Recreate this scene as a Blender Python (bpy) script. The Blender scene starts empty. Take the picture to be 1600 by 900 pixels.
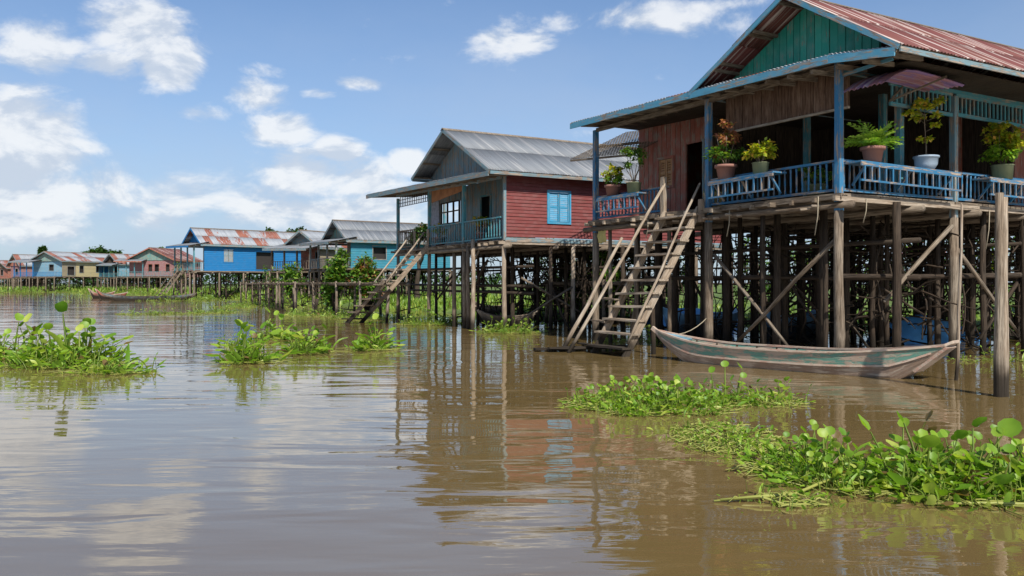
import bpy, math, random
import numpy as np
from mathutils import Vector, Matrix, noise as mnoise
random.seed(7); rng = np.random.default_rng(7)
SC = bpy.context.scene
COL = SC.collection
R = math.radians
# ------------------------------------------------------------------ camera, sun, sky
CAMH = 1.7
cam = bpy.data.cameras.new('camera'); camo = bpy.data.objects.new('camera', cam); COL.objects.link(camo)
camo.location = (0, 0, CAMH); camo.rotation_euler = (R(90), 0, 0)
cam.sensor_width = 36; cam.lens = 29.25; cam.shift_y = -7/1600; cam.clip_start = .1; cam.clip_end = 6000
SC.camera = camo
SUN_EL = R(45); SUN_AZ = math.atan2(.32, -.95)      # horizontal direction towards the sun (x right, y away)
sd = Vector((math.sin(SUN_AZ)*math.cos(SUN_EL), math.cos(SUN_AZ)*math.cos(SUN_EL), math.sin(SUN_EL)))
sl = bpy.data.lights.new('sun', 'SUN'); sl.energy = 4.6; sl.angle = R(.55); sl.color = (1, .95, .87)
so = bpy.data.objects.new('sun', sl); COL.objects.link(so); so.rotation_euler = sd.to_track_quat('Z', 'Y').to_euler()
SC.view_settings.view_transform = 'Standard'; SC.view_settings.look = 'None'
SC.view_settings.exposure = 0.47; SC.view_settings.gamma = 1
SC.cycles.max_bounces = 6; SC.cycles.diffuse_bounces = 3; SC.cycles.transparent_max_bounces = 6

class NT:
    """small helper for node trees"""
    def __init__(s, tree):
        s.t = tree; s.n = tree.nodes; s.l = tree.links; s.n.clear()
    def new(s, typ, **kw):
        n = s.n.new(typ)
        for k, v in kw.items():
            if k.startswith('i_'):
                key = k[2:]; key = int(key) if key.isdigit() else key.replace('_', ' ')
                s.put(n.inputs[key], v)
            else: setattr(n, k, v)
        return n
    def put(s, inp, v):
        if isinstance(v, bpy.types.NodeSocket): s.l.new(v, inp)
        elif isinstance(v, bpy.types.Node): s.l.new(v.outputs[0], inp)
        else:
            if hasattr(inp.default_value, '__len__') and not hasattr(v, '__len__'): v = (v,)*len(inp.default_value)
            if hasattr(v, '__len__') and len(inp.default_value) == 4 and len(v) == 3: v = (*v, 1)
            inp.default_value = v
    def math(s, op, a, b=0., c=None, clamp=False):
        n = s.n.new('ShaderNodeMath'); n.operation = op; n.use_clamp = clamp
        s.put(n.inputs[0], a); s.put(n.inputs[1], b)
        if c is not None: s.put(n.inputs[2], c)
        return n.outputs[0]
    def vmath(s, op, a, b=(0, 0, 0), out=0):
        n = s.n.new('ShaderNodeVectorMath'); n.operation = op
        s.put(n.inputs[0], a); s.put(n.inputs[1], b)
        return n.outputs[out]
    def noise(s, vec, scale, detail=4, rough=.55, dist=0.):
        n = s.n.new('ShaderNodeTexNoise'); s.put(n.inputs['Vector'], vec); s.put(n.inputs['Scale'], scale)
        n.inputs['Detail'].default_value = detail; n.inputs['Roughness'].default_value = rough; n.inputs['Distortion'].default_value = dist
        return n.outputs[0]
    def step(s, v, a, b, lo=0., hi=1.):
        n = s.n.new('ShaderNodeMapRange'); n.interpolation_type = 'SMOOTHSTEP'
        s.put(n.inputs[0], v); s.put(n.inputs[1], a); s.put(n.inputs[2], b); s.put(n.inputs[3], lo); s.put(n.inputs[4], hi)
        return n.outputs[0]
    def mix(s, f, a, b, mode='MIX'):
        n = s.n.new('ShaderNodeMix'); n.data_type = 'RGBA'; n.blend_type = mode
        s.put(n.inputs[0], f); s.put(n.inputs[6], a); s.put(n.inputs[7], b)
        return n.outputs[2]

def make_world():
    w = bpy.data.worlds.new('World'); SC.world = w; w.use_nodes = True
    t = NT(w.node_tree)
    sky = t.new('ShaderNodeTexSky'); sky.sky_type = 'NISHITA'; sky.sun_disc = False
    sky.sun_elevation = SUN_EL; sky.sun_rotation = SUN_AZ; sky.air_density = 1.0; sky.dust_density = .6; sky.ozone_density = 2.2
    tc = t.new('ShaderNodeTexCoord'); D = tc.outputs['Generated']
    sp = t.new('ShaderNodeSeparateXYZ', i_0=D)
    az = t.math('ARCTAN2', sp.outputs[0], sp.outputs[1]); el = t.math('ARCSINE', sp.outputs[2])
    ae = t.new('ShaderNodeCombineXYZ', i_0=az, i_1=el).outputs[0]
    # clouds at their own azimuth and elevation
    blobs = [(45, 70, 95, 55, .85), (40, 215, 120, 95, 1.15), (30, 290, 150, 70, 1.0), (215, 38, 92, 48, .95), (262, 92, 62, 45, 1.05), (170, 102, 75, 26, .75),
             (405, 150, 50, 34, 1.0), (435, 202, 62, 34, 1.0), (412, 110, 40, 17, .75), (308, 178, 62, 18, .7), (565, 130, 42, 12, .68),
             (490, 146, 34, 10, .6), (490, 268, 120, 42, 1.0), (527, 238, 42, 24, 1.1), (645, 250, 36, 22, 1.05), (950, 32, 190, 30, .60), (800, 58, 85, 26, .66),
             (1060, 10, 150, 14, .5), (300, 300, 300, 36, .62), (150, 300, 130, 45, .85), (470, 332, 130, 30, .8), (70, 360, 130, 34, .8), (220, 345, 110, 30, .7), (600, 330, 140, 40, .55)]
    tot = None
    for (x, y, rx, ry, wt) in blobs:
        A = math.atan((x-800)/1300); E = math.atan((443-y)/1300*math.cos(A))
        k = (1/(rx/1300*math.cos(A)**2), 1/(ry/1300), 1)
        d = t.vmath('LENGTH', t.vmath('MULTIPLY', t.vmath('SUBTRACT', ae, (A, E, 0)), k), out=1)
        b = t.math('MULTIPLY', t.step(d, .15, 1.6, 1., 0.), wt)
        tot = b if tot is None else t.math('MAXIMUM', tot, b)
    # the rest of the sky carries scattered clouds of the same kind
    P = t.vmath('MULTIPLY', D, (1, 1, 1.9))
    gen = t.step(t.noise(P, 2.6, 2), .50, .68, 0., .95)
    inview = t.math('MULTIPLY', t.step(az, -.64, -.56), t.step(az, .58, .66, 1., 0.))
    inview = t.math('MULTIPLY', inview, t.step(el, .34, .42, 1., 0.))
    gen = t.math('MULTIPLY', gen, t.math('SUBTRACT', 1., inview))
    tot = t.math('MAXIMUM', tot, gen)
    n1 = t.noise(P, 8.5, 10, .60, .3); up = t.vmath('ADD', P, (.012, -.01, .032)); n2 = t.noise(up, 8.5, 10, .60, .3)
    dens = t.math('ADD', tot, t.math('MULTIPLY', t.math('SUBTRACT', n1, .5), 2.7))
    a = t.step(dens, .26, .84)
    dn2 = t.math('ADD', tot, t.math('MULTIPLY', t.math('SUBTRACT', n2, .5), 2.7))
    shade = t.step(t.math('SUBTRACT', dens, dn2), -.22, .22)
    ccol = t.mix(shade, (5.1, 5.7, 6.6), (7.9, 8.05, 8.2))
    low = t.step(el, .0, .46, 1., 0.)          # pale moist air towards the horizon
    lown = t.math('MULTIPLY', low, t.step(t.noise(P, 3.2, 6, .6), .3, .75, .55, 1.0))
    grade = t.mix(1., sky.outputs[0], (.80, .96, 1.12), 'MULTIPLY')
    base = t.mix(t.math('MULTIPLY', lown, .85), grade, (3.9, 4.7, 6.1))
    col = t.mix(t.math('MULTIPLY', a, t.step(el, -.01, .06, .25, .84)), base, ccol)
    bg = t.new('ShaderNodeBackground', i_0=col, i_1=.086)
    out = t.new('ShaderNodeOutputWorld', i_0=bg)
make_world()

# ------------------------------------------------------------------ materials
def new_mat(name):
    m = bpy.data.materials.new(name); m.use_nodes = True; t = NT(m.node_tree)
    return m, t
def finish(t, col, rough=.7, bump=None, dist=.01, metallic=0., strength=1., spec=.35):
    p = t.new('ShaderNodeBsdfPrincipled')
    t.put(p.inputs['Base Color'], col); t.put(p.inputs['Roughness'], rough); t.put(p.inputs['Metallic'], metallic); p.inputs['Specular IOR Level'].default_value = spec
    if bump is not None:
        b = t.new('ShaderNodeBump', i_Height=bump); b.inputs['Distance'].default_value = dist; b.inputs['Strength'].default_value = strength
        t.l.new(b.outputs[0], p.inputs['Normal'])
    o = t.new('ShaderNodeOutputMaterial', i_0=p.outputs[0])
    return p
def gattr(t):
    g = t.new('ShaderNodeAttribute'); g.attribute_name = 'g'
    r = t.new('ShaderNodeAttribute'); r.attribute_name = 'r'
    oi = t.new('ShaderNodeObjectInfo')
    rr = t.math('FRACT', t.math('ADD', r.outputs['Fac'], oi.outputs['Random']))
    v = t.vmath('ADD', g.outputs['Vector'], t.new('ShaderNodeCombineXYZ', i_0=t.math('MULTIPLY', rr, 37.), i_1=t.math('MULTIPLY', rr, 11.), i_2=0.).outputs[0])
    return v, rr
def wet(t, col):
    """dark wet band where timber stands in the water"""
    z = t.new('ShaderNodeSeparateXYZ', i_0=t.new('ShaderNodeNewGeometry').outputs['Position'])
    n = t.noise(t.new('ShaderNodeNewGeometry').outputs['Position'], 3., 2)
    f = t.step(t.math('SUBTRACT', z.outputs[2], t.math('MULTIPLY', n, .5)), -.02, .42, 1., 0.)
    return t.mix(t.math('MULTIPLY', f, .92), col, (.018, .014, .010))
def m_wood(name, dark, light, grain=22):
    m, t = new_mat(name); v, r = gattr(t)
    sv = t.vmath('MULTIPLY', v, (1.6, grain, grain))
    n = t.noise(sv, 1.6, 6, .65, .4); big = t.noise(v, 1.3, 3)
    c = t.mix(t.step(n, .3, .72), dark, light)
    c = t.mix(t.step(big, .35, .7, 0., .55), c, t.mix(1., c, (.62, .5, .40), 'MULTIPLY'))
    c = t.mix(t.math('MULTIPLY', r, .55), c, t.mix(1., c, (.50, .44, .40), 'MULTIPLY'))
    crack = t.step(t.noise(t.vmath('MULTIPLY', v, (.7, 40, 40)), 1., 3), .62, .70)
    c = t.mix(t.math('MULTIPLY', crack, .6), c, (.02, .015, .01))
    finish(t, wet(t, c), .85, t.math('SUBTRACT', n, crack), .012, spec=.2)
    return m
def m_paint(name, col, wood=(.16, .11, .08), chip=.5, vary=.35, dirt=(.10, .075, .05), fadeto=.4, soak=True):
    m, t = new_mat(name); v, r = gattr(t)
    n = t.noise(t.vmath('MULTIPLY', v, (1.5, 14, 14)), 1.5, 7, .68, .3)
    n2 = t.noise(v, 2.2, 5, .6)
    c = t.mix(t.math('MULTIPLY', r, vary), col, t.mix(1., col, (.52, .55, .58), 'MULTIPLY'))
    fade = t.step(n2, .4, .75, 0., fadeto)
    c = t.mix(fade, c, t.mix(.5, col, (.42, .42, .40)))
    ch = t.step(t.math('ADD', t.math('MULTIPLY', n, .65), t.math('MULTIPLY', n2, .35)), 1-chip*.9-.12, 1-chip*.9-.04)
    c = t.mix(ch, c, t.mix(t.step(n, .4, .7), wood, (.34, .28, .22)))
    d = t.step(t.noise(t.vmath('MULTIPLY', v, (1, 4, 4)), 2.5, 4), .55, .8, 0., .5)
    c = t.mix(d, c, dirt)
    finish(t, wet(t, c) if soak else c, .62, t.math('SUBTRACT', n, ch), .006, spec=.3)
    return m
def m_metal(name, base, rust=(.22, .075, .035), amount=.3, streak=(.42, .40, .38), streaks=0., metallic=.0):
    m, t = new_mat(name); v, r = gattr(t)
    n = t.noise(t.vmath('MULTIPLY', v, (.8, 3.5, 1)), 1.6, 7, .65, .3)
    n2 = t.noise(t.vmath('MULTIPLY', v, (.35, 9, 1)), 1.3, 5, .6)
    c = t.mix(t.step(n2, .3, .75), base, t.mix(1., base, (.62, .63, .66), 'MULTIPLY'))
    rs = t.step(t.math('ADD', t.math('MULTIPLY', n, .6), t.math('MULTIPLY', r, .5)), .98-amount, 1.06-amount)
    rc = t.mix(t.step(n2, .35, .7), rust, t.mix(1., rust, (1.45, 1.5, 1.5), 'MULTIPLY'))
    c = t.mix(rs, c, rc)
    if streaks: c = t.mix(t.math('MULTIPLY', t.step(t.noise(t.vmath('MULTIPLY', v, (.10, 6, 1)), 1.0, 4, .7), .53, .61), streaks), c, streak)
    finish(t, c, .62, n, .003, metallic=t.math('MULTIPLY', t.math('SUBTRACT', 1., rs), metallic), spec=.4)
    return m
def m_plain(name, col, rough=.75, vary=.25, scale=3.):
    m, t = new_mat(name); v, r = gattr(t)
    n = t.noise(v, scale, 5, .6)
    c = t.mix(t.step(n, .3, .75, 0., vary), col, t.mix(1., col, (.4, .4, .4), 'MULTIPLY'))
    finish(t, c, rough, n, .005)
    return m
def m_leaf(name, dark, light, tip=None, trans=.38, rough=.42, spec=.45, dead=.97):
    """r: per leaf random, tt: 0 stem, 1 blade"""
    m, t = new_mat(name)
    r = t.new('ShaderNodeAttribute'); r.attribute_name = 'r'; q = t.new('ShaderNodeAttribute'); q.attribute_name = 'tt'
    oi = t.new('ShaderNodeObjectInfo'); rr = t.math('FRACT', t.math('ADD', r.outputs['Fac'], oi.outputs['Random']))
    c = t.mix(rr, dark, light)
    if tip is not None: c = t.mix(t.step(rr, .72, .98), c, tip)
    c = t.mix(t.math('GREATER_THAN', rr, dead), c, (.20, .13, .05))
    c = t.mix(q.outputs['Fac'], t.mix(.6, c, (.22, .26, .06)), c)
    n = t.noise(t.new('ShaderNodeNewGeometry').outputs['Position'], 9., 3)
    c = t.mix(t.step(n, .3, .8, 0., .45), c, t.mix(1., c, (.55, .65, .4), 'MULTIPLY'))
    p = t.new('ShaderNodeBsdfPrincipled'); t.put(p.inputs['Base Color'], c); p.inputs['Roughness'].default_value = rough; p.inputs['Specular IOR Level'].default_value = spec
    tr = t.new('ShaderNodeBsdfTranslucent'); t.put(tr.inputs[0], t.mix(1., c, (1.3, 1.35, .55), 'MULTIPLY'))
    mx = t.new('ShaderNodeMixShader', i_0=trans, i_1=p.outputs[0], i_2=tr.outputs[0])
    t.new('ShaderNodeOutputMaterial', i_0=mx.outputs[0])
    return m
M = {}
M['wood'] = m_wood('weathered_wood', (.10, .078, .057), (.33, .275, .21))
M['pale_wood'] = m_wood('pale_wood', (.21, .165, .12), (.52, .45, .36))
M['dark_shade_wood'] = m_wood('dark_shade_wood', (.026, .020, .015), (.095, .072, .052))  # dark wood whose colour also carries the deep shade under the houses
M['blue'] = m_paint('blue_paint', (.03, .155, .29), chip=.43, vary=.5)
M['sky_blue'] = m_paint('sky_blue_paint', (.085, .30, .43), chip=.42)
M['teal'] = m_paint('teal_paint', (.06, .22, .26), chip=.42)
M['grey_blue'] = m_paint('grey_blue_paint', (.15, .24, .27), chip=.45, vary=.5)
M['green'] = m_paint('green_gable_paint', (.03, .34, .25), chip=.36, vary=.75, dirt=(.05, .09, .07))
M['red_brown'] = m_paint('red_brown_paint', (.34, .105, .065), chip=.42, vary=.6)
M['red'] = m_paint('red_paint', (.17, .040, .036), chip=.2, vary=.22, fadeto=.16)
M['bright_blue'] = m_paint('bright_blue_paint', (.008, .14, .34), chip=.02, vary=.08, fadeto=.08)
M['shutter_blue'] = m_paint('shutter_blue_paint', (.045, .26, .42), chip=.34, vary=.3)
M['pink'] = m_paint('pink_paint', (.27, .12, .12), chip=.4)
M['pale_blue'] = m_paint('pale_blue_paint', (.17, .34, .44), chip=.4)
M['teal_wall'] = m_paint('teal_wall_paint', (.03, .19, .26), chip=.12, vary=.15, fadeto=.15)
M['mint_grey'] = m_paint('mint_grey_paint', (.14, .30, .27), chip=.45, vary=.5)
M['cream'] = m_paint('cream_paint', (.46, .38, .20), chip=.38)
M['tan'] = m_paint('tan_paint', (.27, .23, .14), chip=.45)
M['mint'] = m_paint('mint_paint', (.10, .42, .36), chip=.35)
M['boat_green'] = m_paint('boat_green_paint', (.11, .245, .19), wood=(.33, .23, .17), chip=.465, vary=.3, dirt=(.20, .14, .09), soak=False)
M['boat_red'] = m_paint('boat_red_wood', (.46, .27, .20), wood=(.46, .36, .28), chip=.5, vary=.4, soak=False)
M['boat_wood'] = m_paint('boat_brown_wood', (.20, .135, .095), wood=(.29, .21, .155), chip=.45, vary=.4, soak=False)
M['boat_blue'] = m_paint('boat_blue_paint', (.24, .48, .70), chip=.3)
M['zinc'] = m_metal('zinc_sheet', (.175, .19, .205), amount=.12, streaks=.35, metallic=0.)
M['zinc_rusty'] = m_metal('rusty_zinc_sheet', (.33, .35, .37), rust=(.19, .06, .035), amount=.38, streaks=.25, metallic=0.)
M['rust'] = m_metal('rust_red_sheet', (.17, .05, .042), rust=(.12, .04, .03), amount=.5, streaks=.9, streak=(.50, .42, .38), metallic=0.)
M['purple'] = m_metal('purple_sheet', (.24, .14, .30), rust=(.26, .12, .14), amount=.3, streaks=.6, streak=(.45, .4, .45), metallic=0.)
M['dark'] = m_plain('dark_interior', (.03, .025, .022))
M['terracotta'] = m_plain('terracotta', (.27, .13, .10))
M['glaze'] = m_plain('glazed_pot', (.27, .34, .42), .4)
M['moss_pot'] = m_plain('mossy_pot', (.16, .18, .10))
M['cream_pot'] = m_plain('cream_pot', (.50, .38, .17), .6)
M['rope'] = m_plain('rope', (.33, .28, .2))
M['yellow_cloth'] = m_plain('yellow_cloth', (.55, .45, .16), .9, .6)
M['tarp'] = m_plain('blue_tarp', (.10, .34, .66), .45, .4)
M['cloth'] = m_plain('orange_cloth', (.36, .16, .07), .9, .7)
M['print_cloth'] = m_plain('pale_print_cloth', (.40, .42, .50), .9, .8, 9.)
M['soil'] = m_plain('soil', (.06, .045, .03))
M['hyacinth'] = m_leaf('hyacinth_leaf', (.13, .27, .02), (.33, .47, .045), tip=(.50, .54, .12), trans=.45, dead=.935, rough=.45, spec=.4)
M['hyacinth_far'] = m_leaf('far_hyacinth_leaf', (.13, .24, .03), (.27, .38, .05), tip=(.38, .42, .08))
M['leaf'] = m_leaf('bush_leaf', (.045, .13, .018), (.16, .29, .035), tip=(.30, .38, .05))
M['leaf_dark'] = m_leaf('tree_leaf', (.02, .06, .012), (.07, .14, .022), trans=.25)
M['leaf_red'] = m_leaf('red_leaf', (.30, .11, .07), (.55, .22, .12), tip=(.20, .32, .05))
M['leaf_yellow'] = m_leaf('yellow_leaf', (.24, .36, .02), (.68, .60, .05), tip=(.78, .42, .08))
M['leaf_fern'] = m_leaf('fern_leaf', (.13, .32, .02), (.36, .50, .05))
M['leaf_pink'] = m_leaf('pink_bloom', (.40, .08, .14), (.62, .28, .32), tip=(.10, .2, .03))

def m_water():
    m, t = new_mat('water')
    pos = t.new('ShaderNodeNewGeometry').outputs['Position']
    sp = t.new('ShaderNodeSeparateXYZ', i_0=pos)
    patch = t.noise(t.vmath('MULTIPLY', pos, (.05, .09, 0)), 1., 3)
    col = t.mix(t.step(patch, .3, .7), (.138, .092, .034), (.170, .118, .048))
    w1 = t.noise(t.vmath('MULTIPLY', pos, (.5, 1.5, 0)), 1., 2, .45, .6)
    w2 = t.noise(t.vmath('MULTIPLY', pos, (1.6, 6.5, 0)), 1., 3, .5, .4)
    w3 = t.noise(t.vmath('MULTIPLY', pos, (7, 16, 0)), 1., 2)
    calm = t.step(t.noise(t.vmath('MULTIPLY', pos, (.10, .22, 0)), 1., 2), .35, .65, .35, 1.)
    h = t.math('ADD', t.math('MULTIPLY', w1, 1.0), t.math('MULTIPLY', w2, .10))
    h = t.math('ADD', h, t.math('MULTIPLY', w3, .003))
    h = t.math('MULTIPLY', h, calm)
    p = t.new('ShaderNodeBsdfPrincipled'); t.put(p.inputs['Base Color'], col); p.inputs['Roughness'].default_value = .012; p.inputs['IOR'].default_value = 2.8
    b = t.new('ShaderNodeBump', i_Height=h); b.inputs['Distance'].default_value = .030; b.inputs['Strength'].default_value = 1
    t.l.new(b.outputs[0], p.inputs['Normal'])
    t.new('ShaderNodeOutputMaterial', i_0=p.outputs[0])
    return m
M['water'] = m_water()
def m_land():
    m, t = new_mat('grassy_land')
    pos = t.new('ShaderNodeNewGeometry').outputs['Position']
    n = t.noise(pos, .25, 5, .6); n2 = t.noise(pos, 3., 4, .7)
    c = t.mix(t.step(n, .35, .65), (.05, .085, .018), (.13, .19, .03))
    c = t.mix(t.step(n2, .55, .8, 0., .7), c, (.17, .12, .07))
    finish(t, c, .9, n2, .1)
    return m
M['land'] = m_land()

# ------------------------------------------------------------------ mesh helpers
def V(*a): return Vector(a if len(a) > 1 else a[0])
class Buf:
    def __init__(s): s.v = []; s.f = []; s.g = []; s.r = []; s.sm = []
    def add(s, vs, fs, gs, r=None, smooth=False):
        o = len(s.v); r = random.random() if r is None else r
        s.v += [tuple(p) for p in vs]; s.g += [tuple(p) for p in gs]; s.r += [r]*len(vs)
        s.f += [tuple(i+o for i in f) for f in fs]; s.sm += [smooth]*len(fs)
        return s
    def hexa(s, q, t, r=None):
        """q: four corners of a face (in order), t: thickness vector; grain along corner 0 > 3"""
        q = [V(p) for p in q]; t = V(t)
        vs = q + [p+t for p in q]
        fs = [(0, 1, 2, 3), (7, 6, 5, 4), (0, 4, 5, 1), (1, 5, 6, 2), (2, 6, 7, 3), (3, 7, 4, 0)]
        L = (q[3]-q[0]); ln = L.length or 1; L = L/ln; W = (q[1]-q[0]).normalized()
        gs = [((p-q[0]).dot(L), (p-q[0]).dot(W), 0 if i < 4 else t.length) for i, p in enumerate(vs)]
        if (q[1]-q[0]).cross(q[3]-q[0]).dot(t) > 0: fs = [f[::-1] for f in fs]
        return s.add(vs, fs, gs, r)
    def beam(s, p0, p1, w, h, up=(0, 0, 1), r=None, jit=0.):
        p0 = V(p0); p1 = V(p1); d = (p1-p0).normalized(); up = V(up)
        if abs(d.dot(up)) > .98: up = V(1, 0, 0) if abs(d.x) < .9 else V(0, 1, 0)
        sd_ = d.cross(up).normalized(); uu = sd_.cross(d)
        n = 1 if jit == 0 else 3
        vs = []; gs = []; L = (p1-p0).length
        for k in range(n+1):
            c = p0.lerp(p1, k/n)
            for (a, b) in ((-.5, -.5), (.5, -.5), (.5, .5), (-.5, .5)):
                vs.append(c+sd_*(a*w+random.uniform(-jit, jit))+uu*(b*h+random.uniform(-jit, jit))); gs.append((L*k/n, a*w, b*h))
        fs = [(3, 2, 1, 0), (4*n, 4*n+1, 4*n+2, 4*n+3)]
        for k in range(n):
            for i in range(4):
                j = (i+1) % 4; fs.append((4*k+i, 4*k+j, 4*k+4+j, 4*k+4+i))
        return s.add(vs, fs, gs, r)
    def tube(s, pts, radii, n=7, cap=True, r=None, smooth=True):
        pts = [V(p) for p in pts]; vs = []; gs = []; L = 0
        if not hasattr(radii, '__len__'): radii = [radii]*len(pts)
        ref = V(1, 0, 0) if abs((pts[-1]-pts[0]).normalized().x) < .8 else V(0, 1, 0)
        for k, p in enumerate(pts):
            d = (pts[min(k+1, len(pts)-1)]-pts[max(k-1, 0)]).normalized()
            a = d.cross(ref).normalized(); b = d.cross(a)
            if k: L += (p-pts[k-1]).length
            for i in range(n):
                an = 2*math.pi*i/n; vs.append(p+(a*math.cos(an)+b*math.sin(an))*radii[k]); gs.append((L, radii[k]*an, 0))
        fs = [(k*n+i, k*n+(i+1) % n, (k+1)*n+(i+1) % n, (k+1)*n+i) for k in range(len(pts)-1) for i in range(n)]
        if cap: fs += [tuple(range(n-1, -1, -1)), tuple((len(pts)-1)*n+i for i in range(n))]
        return s.add(vs, fs, gs, r, smooth)
    def lathe(s, c, prof, n=14, r=None):
        vs = []; gs = []; fs = []
        for k, (rad, z) in enumerate(prof):
            for i in range(n):
                an = 2*math.pi*i/n; vs.append((c[0]+rad*math.cos(an), c[1]+rad*math.sin(an), c[2]+z)); gs.append((z, rad*an, 0))
        for k in range(len(prof)-1):
            for i in range(n): fs.append((k*n+i, k*n+(i+1) % n, (k+1)*n+(i+1) % n, (k+1)*n+i))
        return s.add(vs, fs, gs, r, True)
    def sheet(s, p, W, D, waves, amp=.018, sag=None, thick=.006, seg=2, r=None, per=4):
        """corrugated sheet: corner p, W across the corrugations, D down the slope"""
        p = V(p); W = V(W); D = V(D); nrm = W.cross(D).normalized()
        if nrm.z < 0: nrm = -nrm
        nx = waves*per; vs = []; gs = []
        for lay in (0, -thick):
            for j in range(seg+1):
                for i in range(nx+1):
                    q = p+W*(i/nx)+D*(j/seg)+nrm*(amp*math.sin(2*math.pi*i/per)+lay)
                    if sag: q = q + V(0, 0, sag(i/nx, j/seg))
                    vs.append(q); gs.append((D.length*j/seg, W.length*i/nx, 0))
        N = (nx+1)*(seg+1); fs = []
        for j in range(seg):
            for i in range(nx):
                a = j*(nx+1)+i; b = a+nx+1
                fs.append((a, a+1, b+1, b)); fs.append((N+a, N+b, N+b+1, N+a+1))
        for i in range(nx):
            a = seg*(nx+1)+i; fs.append((a, a+1, N+a+1, N+a)); fs.append((i+1, i, N+i, N+i+1))
        for j in range(seg):
            for e in (0, nx):
                a = j*(nx+1)+e; b = a+nx+1; fs.append((a, b, N+b, N+a))
        return s.add(vs, fs, gs, r, True)
    def build(s, name, mat, parent=None, label=None, kind=None, loc=None, rz=0.):
        me = bpy.data.meshes.new(name); me.from_pydata(s.v, [], s.f); me.validate(verbose=False)
        a = me.attributes.new('g', 'FLOAT_VECTOR', 'POINT'); a.data.foreach_set('vector', np.array(s.g, dtype=np.float32).ravel())
        a = me.attributes.new('r', 'FLOAT', 'POINT'); a.data.foreach_set('value', np.array(s.r, dtype=np.float32))
        if any(s.sm) and len(s.sm) == len(me.polygons): me.polygons.foreach_set('use_smooth', s.sm)
        me.materials.append(mat if not isinstance(mat, str) else M[mat])
        o = bpy.data.objects.new(name, me); COL.objects.link(o)
        if parent: o.parent = parent
        if loc is not None: o.location = loc
        o.rotation_euler.z = rz
        if label: o['label'] = label
        if kind: o['kind'] = kind
        return o
def thing(name, label, cat, loc=(0, 0, 0), rz=0., group=None):
    o = bpy.data.objects.new(name, None); o.empty_display_size = .3; COL.objects.link(o); o.location = loc; o.rotation_euler.z = rz
    o['label'] = label; o['category'] = cat
    if group: o['group'] = group
    return o
def tag(o, label, cat, group=None):
    o['label'] = label; o['category'] = cat
    if group: o['group'] = group
    return o
def inst(mesh_o, name, parent, loc, rz=0., scale=None):
    o = bpy.data.objects.new(name, mesh_o.data); COL.objects.link(o); o.parent = parent; o.location = loc; o.rotation_euler.z = rz
    if scale: o.scale = scale
    return o
def npmesh(name, v, f, r, tt, mat, parent=None, kind=None, loc=None, smooth=False):
    """fast mesh from arrays; f: list of arrays of equal-sided faces"""
    me = bpy.data.meshes.new(name); nv = len(v); me.vertices.add(nv); me.vertices.foreach_set('co', np.asarray(v, np.float32).ravel())
    loops = np.concatenate([a.ravel() for a in f]); tot = np.concatenate([np.full(len(a), a.shape[1]) for a in f])
    st = np.concatenate([[0], np.cumsum(tot)[:-1]])
    me.loops.add(len(loops)); me.loops.foreach_set('vertex_index', loops.astype(np.int32))
    me.polygons.add(len(tot)); me.polygons.foreach_set('loop_start', st.astype(np.int32))
    if smooth: me.polygons.foreach_set('use_smooth', np.ones(len(tot), bool))
    me.update(calc_edges=True)
    a = me.attributes.new('r', 'FLOAT', 'POINT'); a.data.foreach_set('value', np.asarray(r, np.float32))
    a = me.attributes.new('tt', 'FLOAT', 'POINT'); a.data.foreach_set('value', np.asarray(tt, np.float32))
    me.materials.append(M[mat]); o = bpy.data.objects.new(name, me); COL.objects.link(o)
    if parent: o.parent = parent
    if loc is not None: o.location = loc
    if kind: o['kind'] = kind
    return o
def rotz(a):
    c, s = np.cos(a), np.sin(a); z = np.zeros_like(c); o = np.ones_like(c)
    return np.stack([np.stack([c, -s, z], -1), np.stack([s, c, z], -1), np.stack([z, z, o], -1)], -2)
def rotx(a):
    c, s = np.cos(a), np.sin(a); z = np.zeros_like(c); o = np.ones_like(c)
    return np.stack([np.stack([o, z, z], -1), np.stack([z, c, -s], -1), np.stack([z, s, c], -1)], -2)
def bake(proto, Rm, S, T, rr=None):
    """proto (v, faces3/4, tt); Rm Nx3x3, S N, T Nx3 > arrays"""
    pv, pf, pt = proto; n = len(T); k = len(pv)
    S = np.asarray(S, float); S = S[:, None] if S.ndim == 1 else S
    v = np.einsum('nij,nkj->nki', Rm, pv[None]*S[:, None, :]) + T[:, None, :]
    f = [(a[None]+(np.arange(n)*k)[:, None, None]).reshape(-1, a.shape[1]) for a in pf]
    rr = rng.random(n) if rr is None else rr
    return v.reshape(-1, 3), f, np.repeat(rr, k), np.tile(pt, n)
def merge(parts):
    vs, fs, rs, ts = [], [], [], []; off = 0
    for (v, f, r, t) in parts:
        vs.append(v); fs += [a+off for a in f]; rs.append(r); ts.append(t); off += len(v)
    return np.concatenate(vs), fs, np.concatenate(rs), np.concatenate(ts)
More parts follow.
